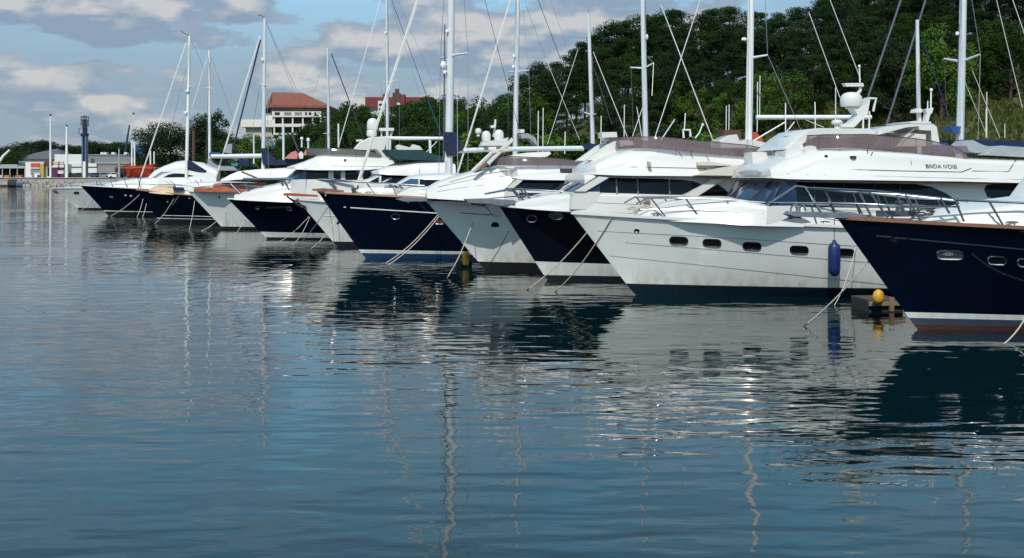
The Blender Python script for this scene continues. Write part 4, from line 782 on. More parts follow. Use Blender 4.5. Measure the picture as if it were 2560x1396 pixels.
S.mast((524, 425), (523, 128), 0.11, 'mast_white', spread=[(221, 514, 530, 220, 221)]); S.stay((480, 270), (518, 145), 0.035, 'furled', name='furled_headsail'); S.stay((523, 130), (582, 295), 0.014); S.stay((523, 130), (508, 300), 0.010, y1=-1)
S.slab('wheelhouse', 'canvas_grey', c9(1290, 110, 1370, 175, 1430, 220, 1700, 235, 1760, 300, 1270, 300), -1.3, 1.3, ref=0); S.slab('wheelhouse_roof', 'gel', c9(1330, 85, 1440, 80, 1460, 105, 1340, 108), -1.2, 1.2, ref=0); S.slab('window', 'glass', c9(1430, 205, 1500, 110, 1570, 110, 1620, 205), -1.36, -1.31); S.slab('deck_gear', 'teal_paint', c9(1655, 185, 1770, 178, 1765, 230, 1660, 225), -1.2, .8, ref=0); S.slab('deck_gear', 'canvas_blue', c9(1780, 130, 1940, 130, 1935, 230, 1770, 230), -1.1, .8, ref=0); S.slab('deck_gear', 'blue_paint', c9(1305, 15, 1440, 10, 1475, 50, 1420, 78, 1305, 75), -1, 1, ref=0)
S = sailer(820, 100, 12, 'white sailing yacht with a grey mast rising beside the hotel with the terracotta roof')
S.tubepx('antenna', 'mast_paint', c2(980, 700, 979, 420), .10, .5, n=8); S.tubepx('antenna', 'mast_paint', c2(745, 730, 744, 500), .07, .5); S.tubepx('antenna', 'mast_paint', c2(1417, 600, 1416, 412), .08, .5); S.dome(c2(1125, 528)[0], 8, 8, .5, foot=.6); S.dome(c2(1176, 538)[0], 9, 9, .5, foot=.8); S.tubepx('crane_arm', 'dark_steel', c2(1040, 485, 1100, 630), .07, .6)
S.mast((822, 400), (819, 120), 0.10, spread=[(334, 808, 823, 334, 334)]); S.stay((828, 134), (912, 355), 0.045, 'wire_dark'); S.stay((820, 125), (785, 230), 0.012)
S = sailer(968, 94, 13, 'white sailing yacht with a grey mast standing in front of the red roofed block')
S.mast((969, 420), (966, -60), 0.115, spread=[(205, 953, 998, 206, 200)], fit=[(964, 82, 5, 6)]); S.stay((846, 368), (960, -28), 0.035, 'furled', name='furled_headsail'); S.stay((970, -25), (1070, 250), 0.022, 'wire_dark'); S.stay((1070, 250), (1106, 345), 0.06, 'wire_teal'); S.stay((985, -20), (1094, 232), 0.010); S.stay((954, 205), (951, 420), 0.010, y0=.7, y1=1.6); S.stay((998, 201), (999, 420), 0.010, y0=-.7, y1=-1.6); S.stay((975, 0), (1049, 235), 0.010)
S = sailer(1289, 82, 13, 'white sailing yacht with tall grey mast at the left edge of the wooded hill')
S.mast((1287, 430), (1297, -150), 0.17, spread=[(180, 1271, 1322, 180, 176)], fit=[(1285, 140, 7, 9), (1283, 167, 7, 8)]); S.stay((1142, 440), (1298, -70), 0.06, 'furled', name='furled_headsail'); S.stay((1296, -40), (1364, 147), 0.013); S.stay((1364, 147), (1449, 350), 0.016, 'furled'); S.stay((1334, -30), (1402, 150), 0.022, 'wire_dark'); S.stay((1372, -10), (1415, 110), 0.010); S.stay((1322, 177), (1330, 430), 0.010, y0=-.7, y1=-1.7); S.stay((1271, 180), (1270, 430), 0.010, y0=.7, y1=1.6); S.stay((1305, -10), (1322, 177), 0.010, y1=-.7)
S.slab('spray_hood', 'canvas_grey', c11(1250, 1080, 1330, 1070, 1395, 1110, 1405, 1170, 1340, 1110, 1280, 1110), -.8, .8, ref=0); S.slab('radar_scanner', 'gel', c11(1255, 1038, 1310, 1036, 1312, 1066, 1258, 1068), -.3, .3, ref=0)
S = sailer(1480, 76, 12, 'white sailing yacht with a slim grey mast topping out by the dark pines')
S.mast((1484, 420), (1471, 34), 0.13, spread=[(288, 1460, 1490, 281, 285)]); S.stay((1472, 36), (1471, 26), .02); S.stay((1483, 130), (1576, 362), 0.026, 'furled'); S.stay((1445, 124), (1368, 362), 0.018, 'furled'); S.stay((1486, 172), (1530, 312), 0.010)
for x, y0, y1 in ((1345, 278, 380), (1357, 270, 380), (1502, 290, 380), (1560, 262, 360), (1412, 330, 385)): S.tubepx('antenna', 'mast_white', [(x, y1), (x+1, y0)], 0.03, .8)
S = sailer(1612, 72, 13, 'white sailing yacht with a thick grey mast before the middle of the pine wood')
S.mast((1616, 430), (1604, -120), 0.165, spread=[(171, 1576, 1634, 169, 158)], fit=[(1617, 93, 7, 14)]); S.stay((1652, 12), (1784, 356), 0.034, 'furled'); S.stay((1754, -10), (1637, 345), 0.030, 'furled'); S.stay((1634, 158), (1630, 240), .012, y0=-.7, y1=-1.5); S.stay((1634, 158), (1617, 140), .014, y0=-.7, y1=0); S.stay((1578, 172), (1585, 400), .01, y0=.7, y1=1.6); S.stay((1606, 350), (1592, 268), .022, 'mast_white'); S.stay((1608, 265), (1580, 345), .022, 'mast_white')
S = sailer(1873, 62, 14, 'white sailing yacht with the thickest white mast and a high white boom')
S.mast((1871, 420), (1880, -170), 0.185, 'mast_white', spread=[(146, 1868, 1919, 148, 138)], fit=[(1860, 98, 12, 8)]); S.mast((1867, 350), (1868, 110), 0.025, 'spar_dark', 'mast_track')
S.tubepx('boom', 'mast_white', c8(775, 783, 1540, 783), 0.115, 0, n=10); S.tubepx('boom_strut', 'steel', c8(750, 945, 970, 815), 0.045, 0); S.stay(c8(850, 365)[0], c8(1080, 885)[0], .014, y0=-.7, y1=-1.5); S.stay((1919, 137), (1912, -30), .014, y0=-.7, y1=-.2); S.stay(c8(875, 1010)[0], c8(1030, 815)[0], .03, 'mast_white'); S.stay(c8(1105, 800)[0], c8(1225, 850)[0], .018, 'mast_white')
S.stay((2022, 30), (2100, 245), .020, 'furled'); S.stay((2075, 0), (2152, 200), .020, 'furled'); S.slab('deck_gear', 'brown', c8(575, 865, 695, 865, 700, 935, 640, 950, 580, 910), .5, 1.5, ref=0); S.slab('deck_gear', 'red_paint', c8(760, 880, 800, 880, 845, 930, 835, 965, 760, 950), .5, 1.5, ref=0); S.slab('deck_gear', 'gel', c8(505, 940, 580, 905, 620, 900, 640, 945, 700, 930, 840, 960, 845, 990, 510, 990), -.6, 1, ref=0)
for x, y0, y1 in ((1815, 265, 360), (1822, 262, 340), (1899, 190, 300), (1893, 205, 330)): S.tubepx('antenna', 'mast_white', [(x, y1), (x+1, y0)], 0.025, 1.2)
S = sailer(2297, 74, 13, 'white sailing yacht whose grey mast is crossed at its head by a slanting grey spar')
S.mast((2299, 420), (2293, 50), 0.135); S.tubepx('whisker_pole', 'spar_dark', c8(1905, 0, 1620, 910), .07, .3, n=8); S.tubepx('whisker_pole', 'spar_dark', c8(1740, 0, 1520, 650), .07, -.3, n=8); S.stay(c8(1880, 260)[0], c8(2065, 795)[0], .03, 'wire_blue'); S.stay((2293, 50), (2289, 62), .06, 'spar_dark'); S.stay(c8(1575, 660)[0], c8(1745, 800)[0], .02, 'wire_dark')
S = sailer(2402, 56, 14, 'white sailing yacht with thick mast and two white spreaders, near the right edge')
S.mast((2398, 420), (2411, -120), 0.185, spread=[(155, 2360, 2451, 147, 136)], fit=[(2393, 84, 8, 10)]); S.mast((2392, 350), (2398, 60), 0.03, 'spar_dark', 'mast_track'); S.stay((2451, 136), (2445, 350), .010, y0=-.8, y1=-1.7); S.stay((2451, 136), (2420, -60), .012, y0=-.8, y1=0); S.stay((2360, 148), (2368, 300), .009, y0=.8, y1=1.7); S.stay((2428, 170), (2500, 345), .014, 'furled'); S.stay((2410, 200), (2470, 345), .012, 'furled'); S.stay((2490, -5), (2556, 270), .016, 'furled'); S.stay((2530, -5), (2563, 90), .02, 'furled'); S.slab('deck_gear', 'blue_paint', c8(2035, 845, 2115, 845, 2100, 890, 2060, 890), -.4, .4, ref=0)
for x, y0, y1 in ((2467, 230, 340), (2465, 272, 345), (2512, 310, 345)): S.tubepx('antenna', 'mast_white', [(x, y1), (x, y0)], 0.02, 1)
for bt, us in ((A, (.16, .34, .5)), (B, (.10, .2, .3, .42, .52)), (C, (.12, .25, .4)), (D, (.12, .28)), (E, (.1, .2, .32)), (G, (.12, .3)), (Fb, (.12, .25))):
    for u in us:
        for sg in (-1, 1):
            x = bt.xt+u*(bt.L-bt.xt); y = sg*(bt.bd(x)-.14); z = bt.sheer(x); m = MB(); m.tube([(x-.14, y, z+.1), (x-.05, y, z+.12), (x+.05, y, z+.12), (x+.14, y, z+.1)], .018, 6)
            for dx in (-.05, .05): m.tube([(x+dx, y, z-.02), (x+dx, y, z+.12)], .018, 5)
            m.build('cleat', 'steel', bt.root, 60)
for bt, p, q in ((I, (474, 90), (451, 77)), (H, (662, 46), (646, 38))): bt.tubepx('wind_vane', 'wire_dark', [p, ((p[0]+q[0])/2, p[1]-6), q], .02)
H.slab('dinghy', 'pink', c2(990, 690, 1045, 640, 1080, 628, 1100, 660, 1090, 692), -.9, .9, ref=0); H.slab('dinghy_fender', 'canvas_white', c2(1100, 650, 1120, 630, 1140, 650, 1135, 690, 1105, 690), -.5, .3, ref=0); H.slab('dinghy_engine', 'pink', c2(1140, 660, 1150, 625, 1165, 615, 1172, 630, 1160, 665), -.2, .2, ref=0)
# ---- covered tender and canvas on the aft flybridge of the white yacht
o = B.slab('tender', 'canvas_blue', c6(2140, 632, 2300, 625, 2560, 630, 2800, 640, 2800, 720, 2200, 700, 2150, 670), 0.2, 1.6, ref=-1); g = B.slab('cover', 'canvas_grey', c6(2190, 770, 2250, 720, 2350, 690, 2560, 705, 2800, 720, 2800, 800, 2560, 790), -1.2, 0.1, ref=-1)
k = B.slab('frame_cover', 'blue_paint', c6(2000, 672, 2030, 655, 2075, 660, 2080, 740, 2010, 745), 0.0, 0.6, ref=-1); l = B.slab('chock', 'canvas_grey', c6(2090, 690, 2150, 640, 2230, 680, 2310, 700, 2200, 755, 2110, 740), -.9, .1, ref=-1)
for q in (g, k, l): q.parent = o; q.matrix_parent_inverse = Matrix()
o.parent = None; o.matrix_world = B.root.matrix_basis.copy(); tag(o, 'blue covered tender with grey canvas lashed on the aft flybridge of the large white yacht', 'tender')
# ---- fender, floats and finger docks
q, nn = B.ray((2083, 640), B.bvh, -2); k = (q-B.c).length/F; m = MB(); r = 14.5*k; h = 82*k
m.lathe([(.02, -h*.52), (r*.5, -h*.49), (r*.85, -h*.43), (r, -h*.33), (r*1.02, 0), (r, h*.33), (r*.8, h*.42), (r*.4, h*.47), (r*.25, h*.55), (.015, h*.56)], (0, 0, 0), 18)
c = B.world(q+nn*(r+.01)); o = m.build('fender', 'fender_blue', None, 60); o.location = c; tag(o, 'long blue fender hanging against the white hull with the dark portholes', 'fender')
m = MB(); top = B.world(B.side((2084, 548), 0.0)+Vector((0, -.04, 0))); m.tube([Vector((0, 0, h*.55)), top-c], .012, 5); m.build('lanyard', 'rope_dark', o, 60)
DOCK = 'small floating dock ends between the bows'
def dock(px, wl, wid, hgt, dep, label):
    d = F*CAMH/(wl-HZ); k = d/F; X = (px-CX)*k; r = empty('floating_dock', (X, d, 0), R(8), label, 'dock', DOCK); w_, h = wid*k, hgt*k
    m = MB(); m.box((w_/2, dep/2, h*.3), (w_, dep, h*.75)); m.build('float', 'dock_dark', r)
    m = MB(); n = 6
    for i in range(n): m.box((w_*(i+.5)/n, dep/2, h*.72), (w_/n-.02, dep+.04, .05))
    m.build('decking', 'dock_wood', r); m = MB(); m.box((w_/2, -.06, h*.55), (w_*1.06, .06, .1)); m.box((w_*.62, -.08, h*.5), (.1, .08, h*.9)); m.build('rubbing_strake', 'dock_edge', r); return d
d = dock(2172, 780, 90, 38, 1.0, 'low dark floating dock end beside the navy bow, pale timber edge')
dock(1150, 668, 30, 32, 1.5, 'small dark dock end between the navy sailing yacht and the white sloping yacht')
m = MB(); k = (d-.35)/F; m.lathe([(.02, -19*k), (9*k, -17*k), (14*k, -8*k), (14.5*k, 2*k), (11*k, 12*k), (5*k, 17*k), (.02, 18*k)], (0, 0, 0), 18); o = m.build('buoy', 'buoy_yellow', None, 60); o.location = W(2196, 742, d-.35); tag(o, 'round yellow buoy hanging at the dock end beside the navy bow', 'buoy')
d2 = F*CAMH/(668-HZ)-.3; k = d2/F; m = MB(); m.lathe([(.02, -17*k), (8*k, -16*k), (9.5*k, -9*k), (9.5*k, 7*k), (10*k, 10*k), (7*k, 15*k), (.02, 17*k)], (0, 0, 0), 16); o = m.build('buoy', 'buoy_yellow', None, 60); o.location = W(1165, 646, d2); tag(o, 'dull yellow drum buoy beside the stern stripe of the navy sailing yacht', 'buoy')
# ---- mooring lines
rope_to_water(A, (2248, 549), (2002, 816), 'pale mooring line from the copper rail of the nearest navy yacht, crossing the white hull', .018)
rope_to_water(A, (2602, 715), (2498, 862), 'pale mooring line at the right edge of the picture, below the navy hull', .018)
rope_to_water(B, (2140, 616), (2081, 766), 'thin mooring line from the large white hull, next to the nearest navy bow', .012)
rope_to_water(B, (1532, 540), (1383, 730), 'mooring line from the foredeck of the large white yacht, crossing its own bow', .018)
rope_to_water(B, (1500, 541), (1310, 725), 'mooring line running from behind the large white bow across the black hull', .018, y=0.9)
rope_to_water(D, (1189, 536), (1114, 697), 'mooring line under the grey bowsprit of the white yacht with sloping cabin', .018, y=-.1)
rope_to_water(C, (1272, 577), (1197, 681), 'dark mooring line dropping from the stem of the black yacht', .014, 'rope_dark', y=0)
rope_to_water(E, (1096, 536), (953, 662), 'upper of the pair of mooring lines crossing the navy sailing yacht hull', .02)
rope_to_water(E, (1099, 540), (960, 666), 'lower of the pair of mooring lines crossing the navy sailing yacht hull', .02)
rope_to_water(E, (1019, 504), (1163, 640), 'mooring line from the navy sailing yacht down to the yellow drum buoy', .016)
rope_to_water(Fb, (822, 516), (715, 637), 'dark mooring line from the white bow with the red plank', .02, 'rope_dark')
rope_to_water(Fb, (843, 546), (764, 628), 'pale mooring line low on the white bow with the red plank', .018)
rope_to_water(G, (773, 541), (677, 612), 'long slack mooring line across the navy flybridge yacht', .018)
rope_to_water(G, (775, 543), (728, 614), 'steep mooring line across the navy flybridge yacht', .018)
rope_to_water(H, (578, 511), (471, 579), 'mooring line from the white hull with the orange wood', .02, y=-.2, sag=.5)
rope_to_water(H, (611, 548), (578, 590), 'short mooring line below the white hull with the orange wood', .02)
rope_to_water(I, (435, 497), (384, 560), 'left of the twin mooring lines on the black sailing yacht', .024)
rope_to_water(I, (448, 489), (387, 558), 'right of the twin mooring lines on the black sailing yacht', .024)
rope_to_water(I, (487, 501), (472, 577), 'upright mooring line near the orange wood yacht, in front of the black hull', .022, y=-1.2)
rope_to_water(J, (350, 486), (271, 541), 'longest mooring line of the far dark navy yacht', .026)
rope_to_water(J, (358, 497), (341, 543), 'steep mooring line by the black bow, left of a pair', .024)
rope_to_water(J, (368, 501), (355, 543), 'steep mooring line by the black bow, right of a pair', .024)
rope_to_water(K, (229, 495), (200, 526), 'short mooring line of the pale white yacht at the far end', .024)
# ------------------------------------------------------------------ trees
def leafset(m, c, rad, n, rnd, sz, flat=0.6, long=1.0, mi=0):
    for _ in range(n):
        while True:
            a = Vector((rnd.uniform(-1, 1), rnd.uniform(-1, 1), rnd.uniform(-1, 1)))
            if 0.25 < a.length < 1: break
        p = Vector((c[0]+a.x*rad[0], c[1]+a.y*rad[1], c[2]+a.z*rad[2]))
        nrm = Vector((rnd.gauss(0, .38)+a.x*.9, rnd.gauss(0, .38)+a.y*.9, rnd.gauss(0.45, .35)+a.z*.8)).normalized()
        u = nrm.orthogonal().normalized(); ang = rnd.uniform(0, 6.28); v = nrm.cross(u); u, v = u*math.cos(ang)+v*math.sin(ang), v*math.cos(ang)-u*math.sin(ang)
        s_ = sz*rnd.uniform(.6, 1.3); u = u*s_*long; v = v*s_*flat
        m.add([p-u, p-v*.8+u*.1, p+u, p+v], [(0, 1, 2, 3)], mi)
def make_tree(kind, seed):
    rnd = random.Random(seed); tr = MB(); cr = MB()
    if kind == 'pine':
        H = 12.0; lean = Vector((rnd.uniform(-.6, .6), rnd.uniform(-.4, .4), 0)); pts = [Vector((0, 0, -.6))+lean*(i/5)**2+Vector((0, 0, 11.2*i/5)) for i in range(6)]
        tr.tube(pts, [.24, .2, .17, .13, .09, .04], 7)
        for k in range(44):
            t = .30+.68*((k//4)+rnd.uniform(-.4, .4))/10.6; z = t*H; env = 3.3*min(1, (1.10-t)/.42)*min(1, (t-.14)/.22); a = rnd.uniform(0, 6.28); rr = env*math.sqrt(rnd.uniform(.08, 1)); base = pts[0].lerp(pts[-1], t*.9)
            c = Vector((base.x+rr*math.cos(a), base.y+rr*math.sin(a), z+rnd.uniform(-.2, .3)))
            tr.tube([Vector((base.x, base.y, z-.5)), (Vector((base.x, base.y, z-.3))+c)/2, c], [.06, .04, .02], 4)
            q = rnd.uniform(.75, 1.25); leafset(cr, c, (1.4*q, 1.4*q, .58*q), 210, rnd, .155, .38, 1.35)
        leafset(cr, (pts[-1].x, pts[-1].y, H-.4), (.6, .6, .5), 110, rnd, .16, .4, 1.2)
        mats = ('bark', 'pine')
    elif kind in ('leafy', 'leafy_dark', 'fresh'):
        H = 9.0; fork = 2.2; tr.tube([(0, 0, -.6), (.05, 0, .8), (.1, .05, fork), (.1, 0, 5.5), (.1, 0, 7.5)], [.28, .23, .19, .11, .03], 7)
        for k in range(46 if kind == 'leafy_dark' else 34):
            t = rnd.uniform(.16, .95); z = t*H; env = 3.3*math.sqrt(max(.03, 1-((t-.48)/.54)**2))*rnd.uniform(.85, 1.12); a = rnd.uniform(0, 6.28); rr = env*math.sqrt(rnd.uniform(.12, 1)); c = Vector((rr*math.cos(a), rr*math.sin(a), z))
            tr.tube([Vector((.1, 0, max(fork*.6, z-1.6))), c*.55+Vector((0, 0, z*.36)), c], [.08, .05, .02], 4)
            q = rnd.uniform(.65, 1.2); leafset(cr, c, (1.15*q, 1.15*q, .95*q), 180, rnd, .145, .62)
        mats = ('bark', kind)
    else:            # shrub
        H = 3.0
        for k in range(9):
            a = rnd.uniform(0, 6.28); rr = rnd.uniform(.2, 1.3); c = Vector((rr*math.cos(a), rr*math.sin(a), rnd.uniform(.5, 2.4))); tr.tube([(0, 0, -.4), c*.5, c], [.06, .04, .015], 4)
            q = rnd.uniform(.6, 1.1); leafset(cr, c, (.95*q, .95*q, .75*q), 130, rnd, .12, .6)
        leafset(cr, (0, 0, .5), (1.3, 1.3, .5), 260, rnd, .12, .6)
        mats = ('bark', 'leafy' if seed % 2 else 'fresh')
    return (tr.mesh('trunk', [mats[0]], 60), cr.mesh('crown', [mats[1]]), H)
PROTO = {k: [make_tree(k, sd+i*7) for i in range(n)] for k, sd, n in (('pine', 11, 6), ('leafy', 21, 4), ('leafy_dark', 31, 3), ('fresh', 41, 3), ('shrub', 51, 4))}
NAME = {'pine': 'pine_tree', 'leafy': 'broadleaf_tree', 'leafy_dark': 'broadleaf_tree', 'fresh': 'broadleaf_tree', 'shrub': 'shrub'}
CAT = {'pine': 'pine tree', 'leafy': 'tree', 'leafy_dark': 'tree', 'fresh': 'tree', 'shrub': 'shrub'}
rt = random.Random(77); NT = [0]
def tree(u, d, top, kind, label, group, wide=1.0, base=None):
    tm_, cm_, H = rt.choice(PROTO[kind]); x = (u-CX)/F*d; g = gz(x, d) if base is None else base
    h = CAMH+(HZ-top)*d/F-g; s_ = max(h, 1.0)/H; k = max(s_, .55 if kind != 'shrub' else .3)*wide
    r = empty(NAME[kind], (x, d, g), rt.uniform(0, 6.28), label, CAT[kind], group); r.scale = (k, k, s_)
    for nm, me in (('trunk', tm_), ('crown', cm_)):
        o = bpy.data.objects.new(nm, me); COL.objects.link(o); o.parent = r
    NT[0] += 1; return r
SKY = [(560, 345), (620, 338), (700, 338), (760, 322), (800, 300), (830, 258), (860, 248), (900, 268), (960, 278), (1010, 256), (1060, 242), (1100, 234), (1150, 242), (1200, 246), (1262, 246), (1290, 215), (1320, 168), (1380, 158), (1430, 140), (1460, 95), (1510, 80), (1540, 55), (1590, 35), (1650, 25), (1700, 10), (1760, 27), (1850, 18), (1920, 48), (1980, 28), (2020, 5), (2060, -20), (2200, -60), (2560, -80), (3000, -100)]
def where(u):
    L_ = [(1300, 'at the left foot of the wooded hill'), (1440, 'on the left shoulder of the wooded hill'), (1560, 'behind the slim grey mast on the hill'), (1740, 'behind the thick grey mast on the hill'), (1960, 'behind the thickest white mast on the hill'), (2200, 'above the big white radome on the hill'), (2360, 'behind the crossed grey spars on the hill'), (2500, 'behind the mast with two white spreaders'), (9999, 'on the hill at the right edge of the picture')]
    for a, b in L_:
        if u < a: return b
def forest(u0, u1, step, t, dtop, size, kinds, wide=1.0):
    u = u0
    while u < u1:
        if u > 1860 and t < 18: t = 18.5
        uu = u+rt.uniform(-.3, .3)*step; tt = t+rt.uniform(-3, 3); kd = rt.choice(kinds); top = interp(SKY, uu)+rt.uniform(*dtop)
        kw = {'pine': 'pine', 'leafy': 'leafy tree', 'leafy_dark': 'dark leafy tree', 'fresh': 'bright green tree'}[kd]
        lb = f'{size} {kw} {where(uu)}'; tree(uu, interp(SHORE, uu)+tt, top, kd, lb, lb+' group' if False else 'trees of the wooded hill: '+lb, wide)
        u += step
forest(1300, 2720, 44, 44, (-4, 16), 'tall skyline', ['pine'])
forest(1310, 2700, 50, 33, (22, 60), 'dark mid slope', ['pine', 'pine', 'pine', 'leafy_dark'])
forest(1330, 2680, 54, 24, (80, 130), 'lower slope', ['pine', 'pine', 'pine', 'leafy'])
forest(1300, 2640, 62, 16, (125, 185), 'low bright', ['leafy', 'leafy_dark', 'fresh', 'pine'], .9)
forest(1820, 1860, 60, 14, (190, 210), 'young', ['fresh'], .8)
def bank(u):
    for a, b in ((640, 'left of the terracotta roofed hotel'), (760, 'in front of the terracotta roofed hotel'), (860, 'at the right side of the terracotta roofed hotel'), (960, 'below the red roofed block, left part'), (1060, 'below the red roofed block, right part'), (1180, 'behind the blue sail cover'), (9999, 'behind the twin white domes')):
        if u < a: return b
for row, (t, d0, d1, st, sz) in enumerate(((26, -4, 14, 40, 'tall'), (15, 16, 40, 36, 'round'), (6, 45, 75, 44, 'low'))):
    u = 800
    while u < 1310:
        uu = u+rt.uniform(-10, 10); kd = rt.choice(['leafy', 'leafy', 'leafy_dark', 'fresh'] if row else ['leafy', 'leafy_dark', 'leafy']); lb = f"{sz} {dict(leafy='green', leafy_dark='dark green', fresh='pale green')[kd]} tree {bank(uu)}"
        tree(uu, interp(SHORE, uu)+t, interp(SKY, uu)+rt.uniform(d0, d1), kd, lb, 'waterfront trees: '+lb, 1.1); u += st
for u, top, kd in ((560, 352, 'leafy'), (596, 345, 'leafy'), (628, 338, 'fresh'), (655, 350, 'leafy'), (690, 342, 'leafy'), (722, 345, 'leafy'), (752, 330, 'leafy'), (785, 318, 'leafy_dark'), (540, 362, 'leafy'), (670, 365, 'fresh'), (735, 362, 'leafy')):
    lb = f"bushy {dict(leafy='green', leafy_dark='dark', fresh='pale green')[kd]} tree {bank(u)}"; tree(u, interp(SHORE, u)+8+rt.uniform(-2, 4), top, kd, lb, 'waterfront trees: '+lb, 1.2)
for u in range(600, 1880, 58):
    uu = u+rt.uniform(-15, 15); lb = f'low shrub on the bank {where(uu) if uu > 1300 else bank(uu)}'; tree(uu, interp(SHORE, uu)+5+rt.uniform(0, 4), 335+rt.uniform(-25, 20), 'shrub', lb, 'bank shrubs: '+lb, 1.3)
for u, d, top, wd, lb in ((385, 338, 307, 1.1, 'big dark round tree left of the forestay, right of the orange red boat'), (425, 342, 306, 1.1, 'big dark tree joined to the round tree beside the tall white mast'), (500, 335, 300, .85, 'dark tree between the two left white masts'), (525, 337, 278, .85, 'tallest dark tree behind the slim white mast'), (550, 333, 330, .9, 'dark tree right of the slim white mast')): tree(u, d, top, 'leafy_dark', lb, None, wd)
for u, top in ((12, 372), (45, 362), (60, 368), (80, 352), (98, 354), (150, 362), (170, 366), (190, 363), (225, 362), (248, 353), (262, 354), (285, 361), (305, 358), (325, 357), (345, 366), (115, 368), (20, 384)):
    tree(u, 470+rt.uniform(-40, 60), top, 'leafy_dark', 'far dark tree on the skyline behind the quay sheds', 'far trees behind the quay sheds', 1.9, 2.2)
for u, top in ((8, 386), (30, 378), (36, 392), (345, 402), (400, 402), (425, 395), (445, 405)): tree(u, 345+rt.uniform(-5, 8), top, 'fresh' if u > 300 else 'leafy', 'green bushy tree at the left edge of the quay' if u < 300 else 'bright green bush behind the swept white cabin', 'bushes at the left edge of the quay' if u < 300 else 'bushes behind the swept white cabin', 1.5, 2.2)
# rough grass on the right hand slope
m = MB(); rg = random.Random(5)
for i in range(15000):
    u = rg.uniform(1700, 2900); t = rg.uniform(2, 34)*rg.random()**.4; d = interp(SHORE, u)+t; p = W(u, 400, d); p.z = ground(u, d); h = rg.uniform(.2, .65); a = rg.uniform(0, 3.14); wv = Vector((math.cos(a), math.sin(a), 0))*rg.uniform(.1, .25); l = Vector((rg.uniform(-.2, .2), rg.uniform(-.2, .2), h))
    m.add([p-wv-Vector((0, 0, .05)), p+wv-Vector((0, 0, .05)), p+wv*.5+l, p-wv*.4+l*.9], [(0, 1, 2, 3)])
tag(m.build('grass', 'grassy'), 'rough green grass covering the slope behind the masts', 'grass', kind='stuff')
# ------------------------------------------------------------------ buildings and the quay
class Site:
    def __init__(s, name, label, cat, px, d, group=None, base=2.2):
        s.d = d; p = W(px, HZ, d); s.o = Vector((p.x, d, base)); s.root = empty(name, s.o, 0, label, cat, group)
    def bx(s, name, mat, b, fwd=0.0, dep=8.0, parent=None, flat=False):
        dd = s.d-fwd; a = W(b[0], b[1], dd)-s.o; c = W(b[2], b[3], dd)-s.o; m = MB(); zb = max(c.z, -.3)
        m.box(((a.x+c.x)/2, -fwd+dep/2, (a.z+zb)/2), (abs(c.x-a.x), dep, abs(a.z-zb))); return m.build(name, mat, parent or s.root)
    def pt(s, p, fwd=0.0): return W(p[0], p[1], s.d-fwd)-s.o
def B2(x0, y0, x1, y1, f=c2): (a, b), (c, d) = f(x0, y0, x1, y1); return (a, b, c, d)
h = Site('hotel', 'pale concrete hotel with terracotta hipped roof and open balconies behind the trees', 'building', 735, 262)
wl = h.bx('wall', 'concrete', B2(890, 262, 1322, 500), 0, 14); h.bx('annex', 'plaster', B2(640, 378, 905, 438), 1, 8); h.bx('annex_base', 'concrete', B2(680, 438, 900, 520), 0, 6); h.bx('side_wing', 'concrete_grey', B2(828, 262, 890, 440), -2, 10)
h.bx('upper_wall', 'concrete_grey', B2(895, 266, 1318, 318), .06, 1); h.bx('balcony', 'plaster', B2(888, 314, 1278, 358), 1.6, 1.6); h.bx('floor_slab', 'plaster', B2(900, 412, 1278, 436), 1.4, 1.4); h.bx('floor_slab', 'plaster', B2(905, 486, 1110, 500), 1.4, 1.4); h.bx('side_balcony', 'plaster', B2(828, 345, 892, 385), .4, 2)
for x0, x1 in ((912, 965), (984, 1044), (1060, 1126), (1140, 1205), (1217, 1270)): h.bx('loggia_shade', 'shade_open', B2(x0, 362, x1, 412), .12, .3)  # near-black panels paint the shade inside the open bays between columns
for x0, x1 in ((912, 965), (984, 1044), (1060, 1100)): h.bx('window', 'glass', B2(x0, 438, x1, 482), .1, .3)
for x in (905, 972, 1051, 1132, 1210, 1274): h.bx('column', 'plaster', B2(x-5, 355, x+6, 500), 1.3, .5)
for x0, x1, mt in ((910, 950, 'glass_frame'), (985, 1042, 'grey_wall'), (1068, 1124, 'concrete_grey'), (1150, 1166, 'glass_frame'), (1180, 1200, 'glass_frame'), (1225, 1240, 'glass_frame')): h.bx('balustrade_panel', mt, B2(x0, 320, x1, 343), 1.66, .1)
h.bx('window', 'glass', B2(1135, 266, 1180, 292), .12, .2); h.bx('window', 'glass', B2(838, 288, 876, 325), -1.9, .2); h.bx('window', 'grey_wall', B2(900, 272, 945, 312), .1, .2)
m = MB(); e0, e1, r0, r1 = h.pt(c2(843, 262)[0], 1.5), h.pt(c2(1327, 267)[0], 1.5), h.pt(c2(890, 162)[0], -7), h.pt(c2(1135, 168)[0], -7); D_ = 18
m.add([e0, e1, e1+Vector((0, D_, 0)), e0+Vector((0, D_, 0)), r0, r1, e0-Vector((0, 0, .5)), e1-Vector((0, 0, .5)), e1+Vector((0, D_, -.5)), e0+Vector((0, D_, -.5))], [(0, 1, 5, 4), (1, 2, 5), (2, 3, 4, 5), (3, 0, 4), (6, 7, 1, 0), (7, 8, 2, 1), (8, 9, 3, 2), (9, 6, 0, 3), (9, 8, 7, 6)])
h.o_roof = m.build('roof', 'tile', h.root); m = MB(); a, b = h.pt(c2(868, 205)[0], 1.3), h.pt(c2(912, 212)[0], 1.0)
m.add([h.pt(c2(858, 262)[0], 1.4), h.pt(c2(885, 262)[0], 1.4), h.pt(c2(888, 168)[0], -6.6), h.pt(c2(882, 230)[0], 0)], [(0, 1, 3), (1, 2, 3), (0, 3, 2)]); m.build('gable', 'brown', h.o_roof)
k = Site('apartment_block', 'dark red roofed apartment block with white lower walls rising over the trees', 'building', 960, 320)
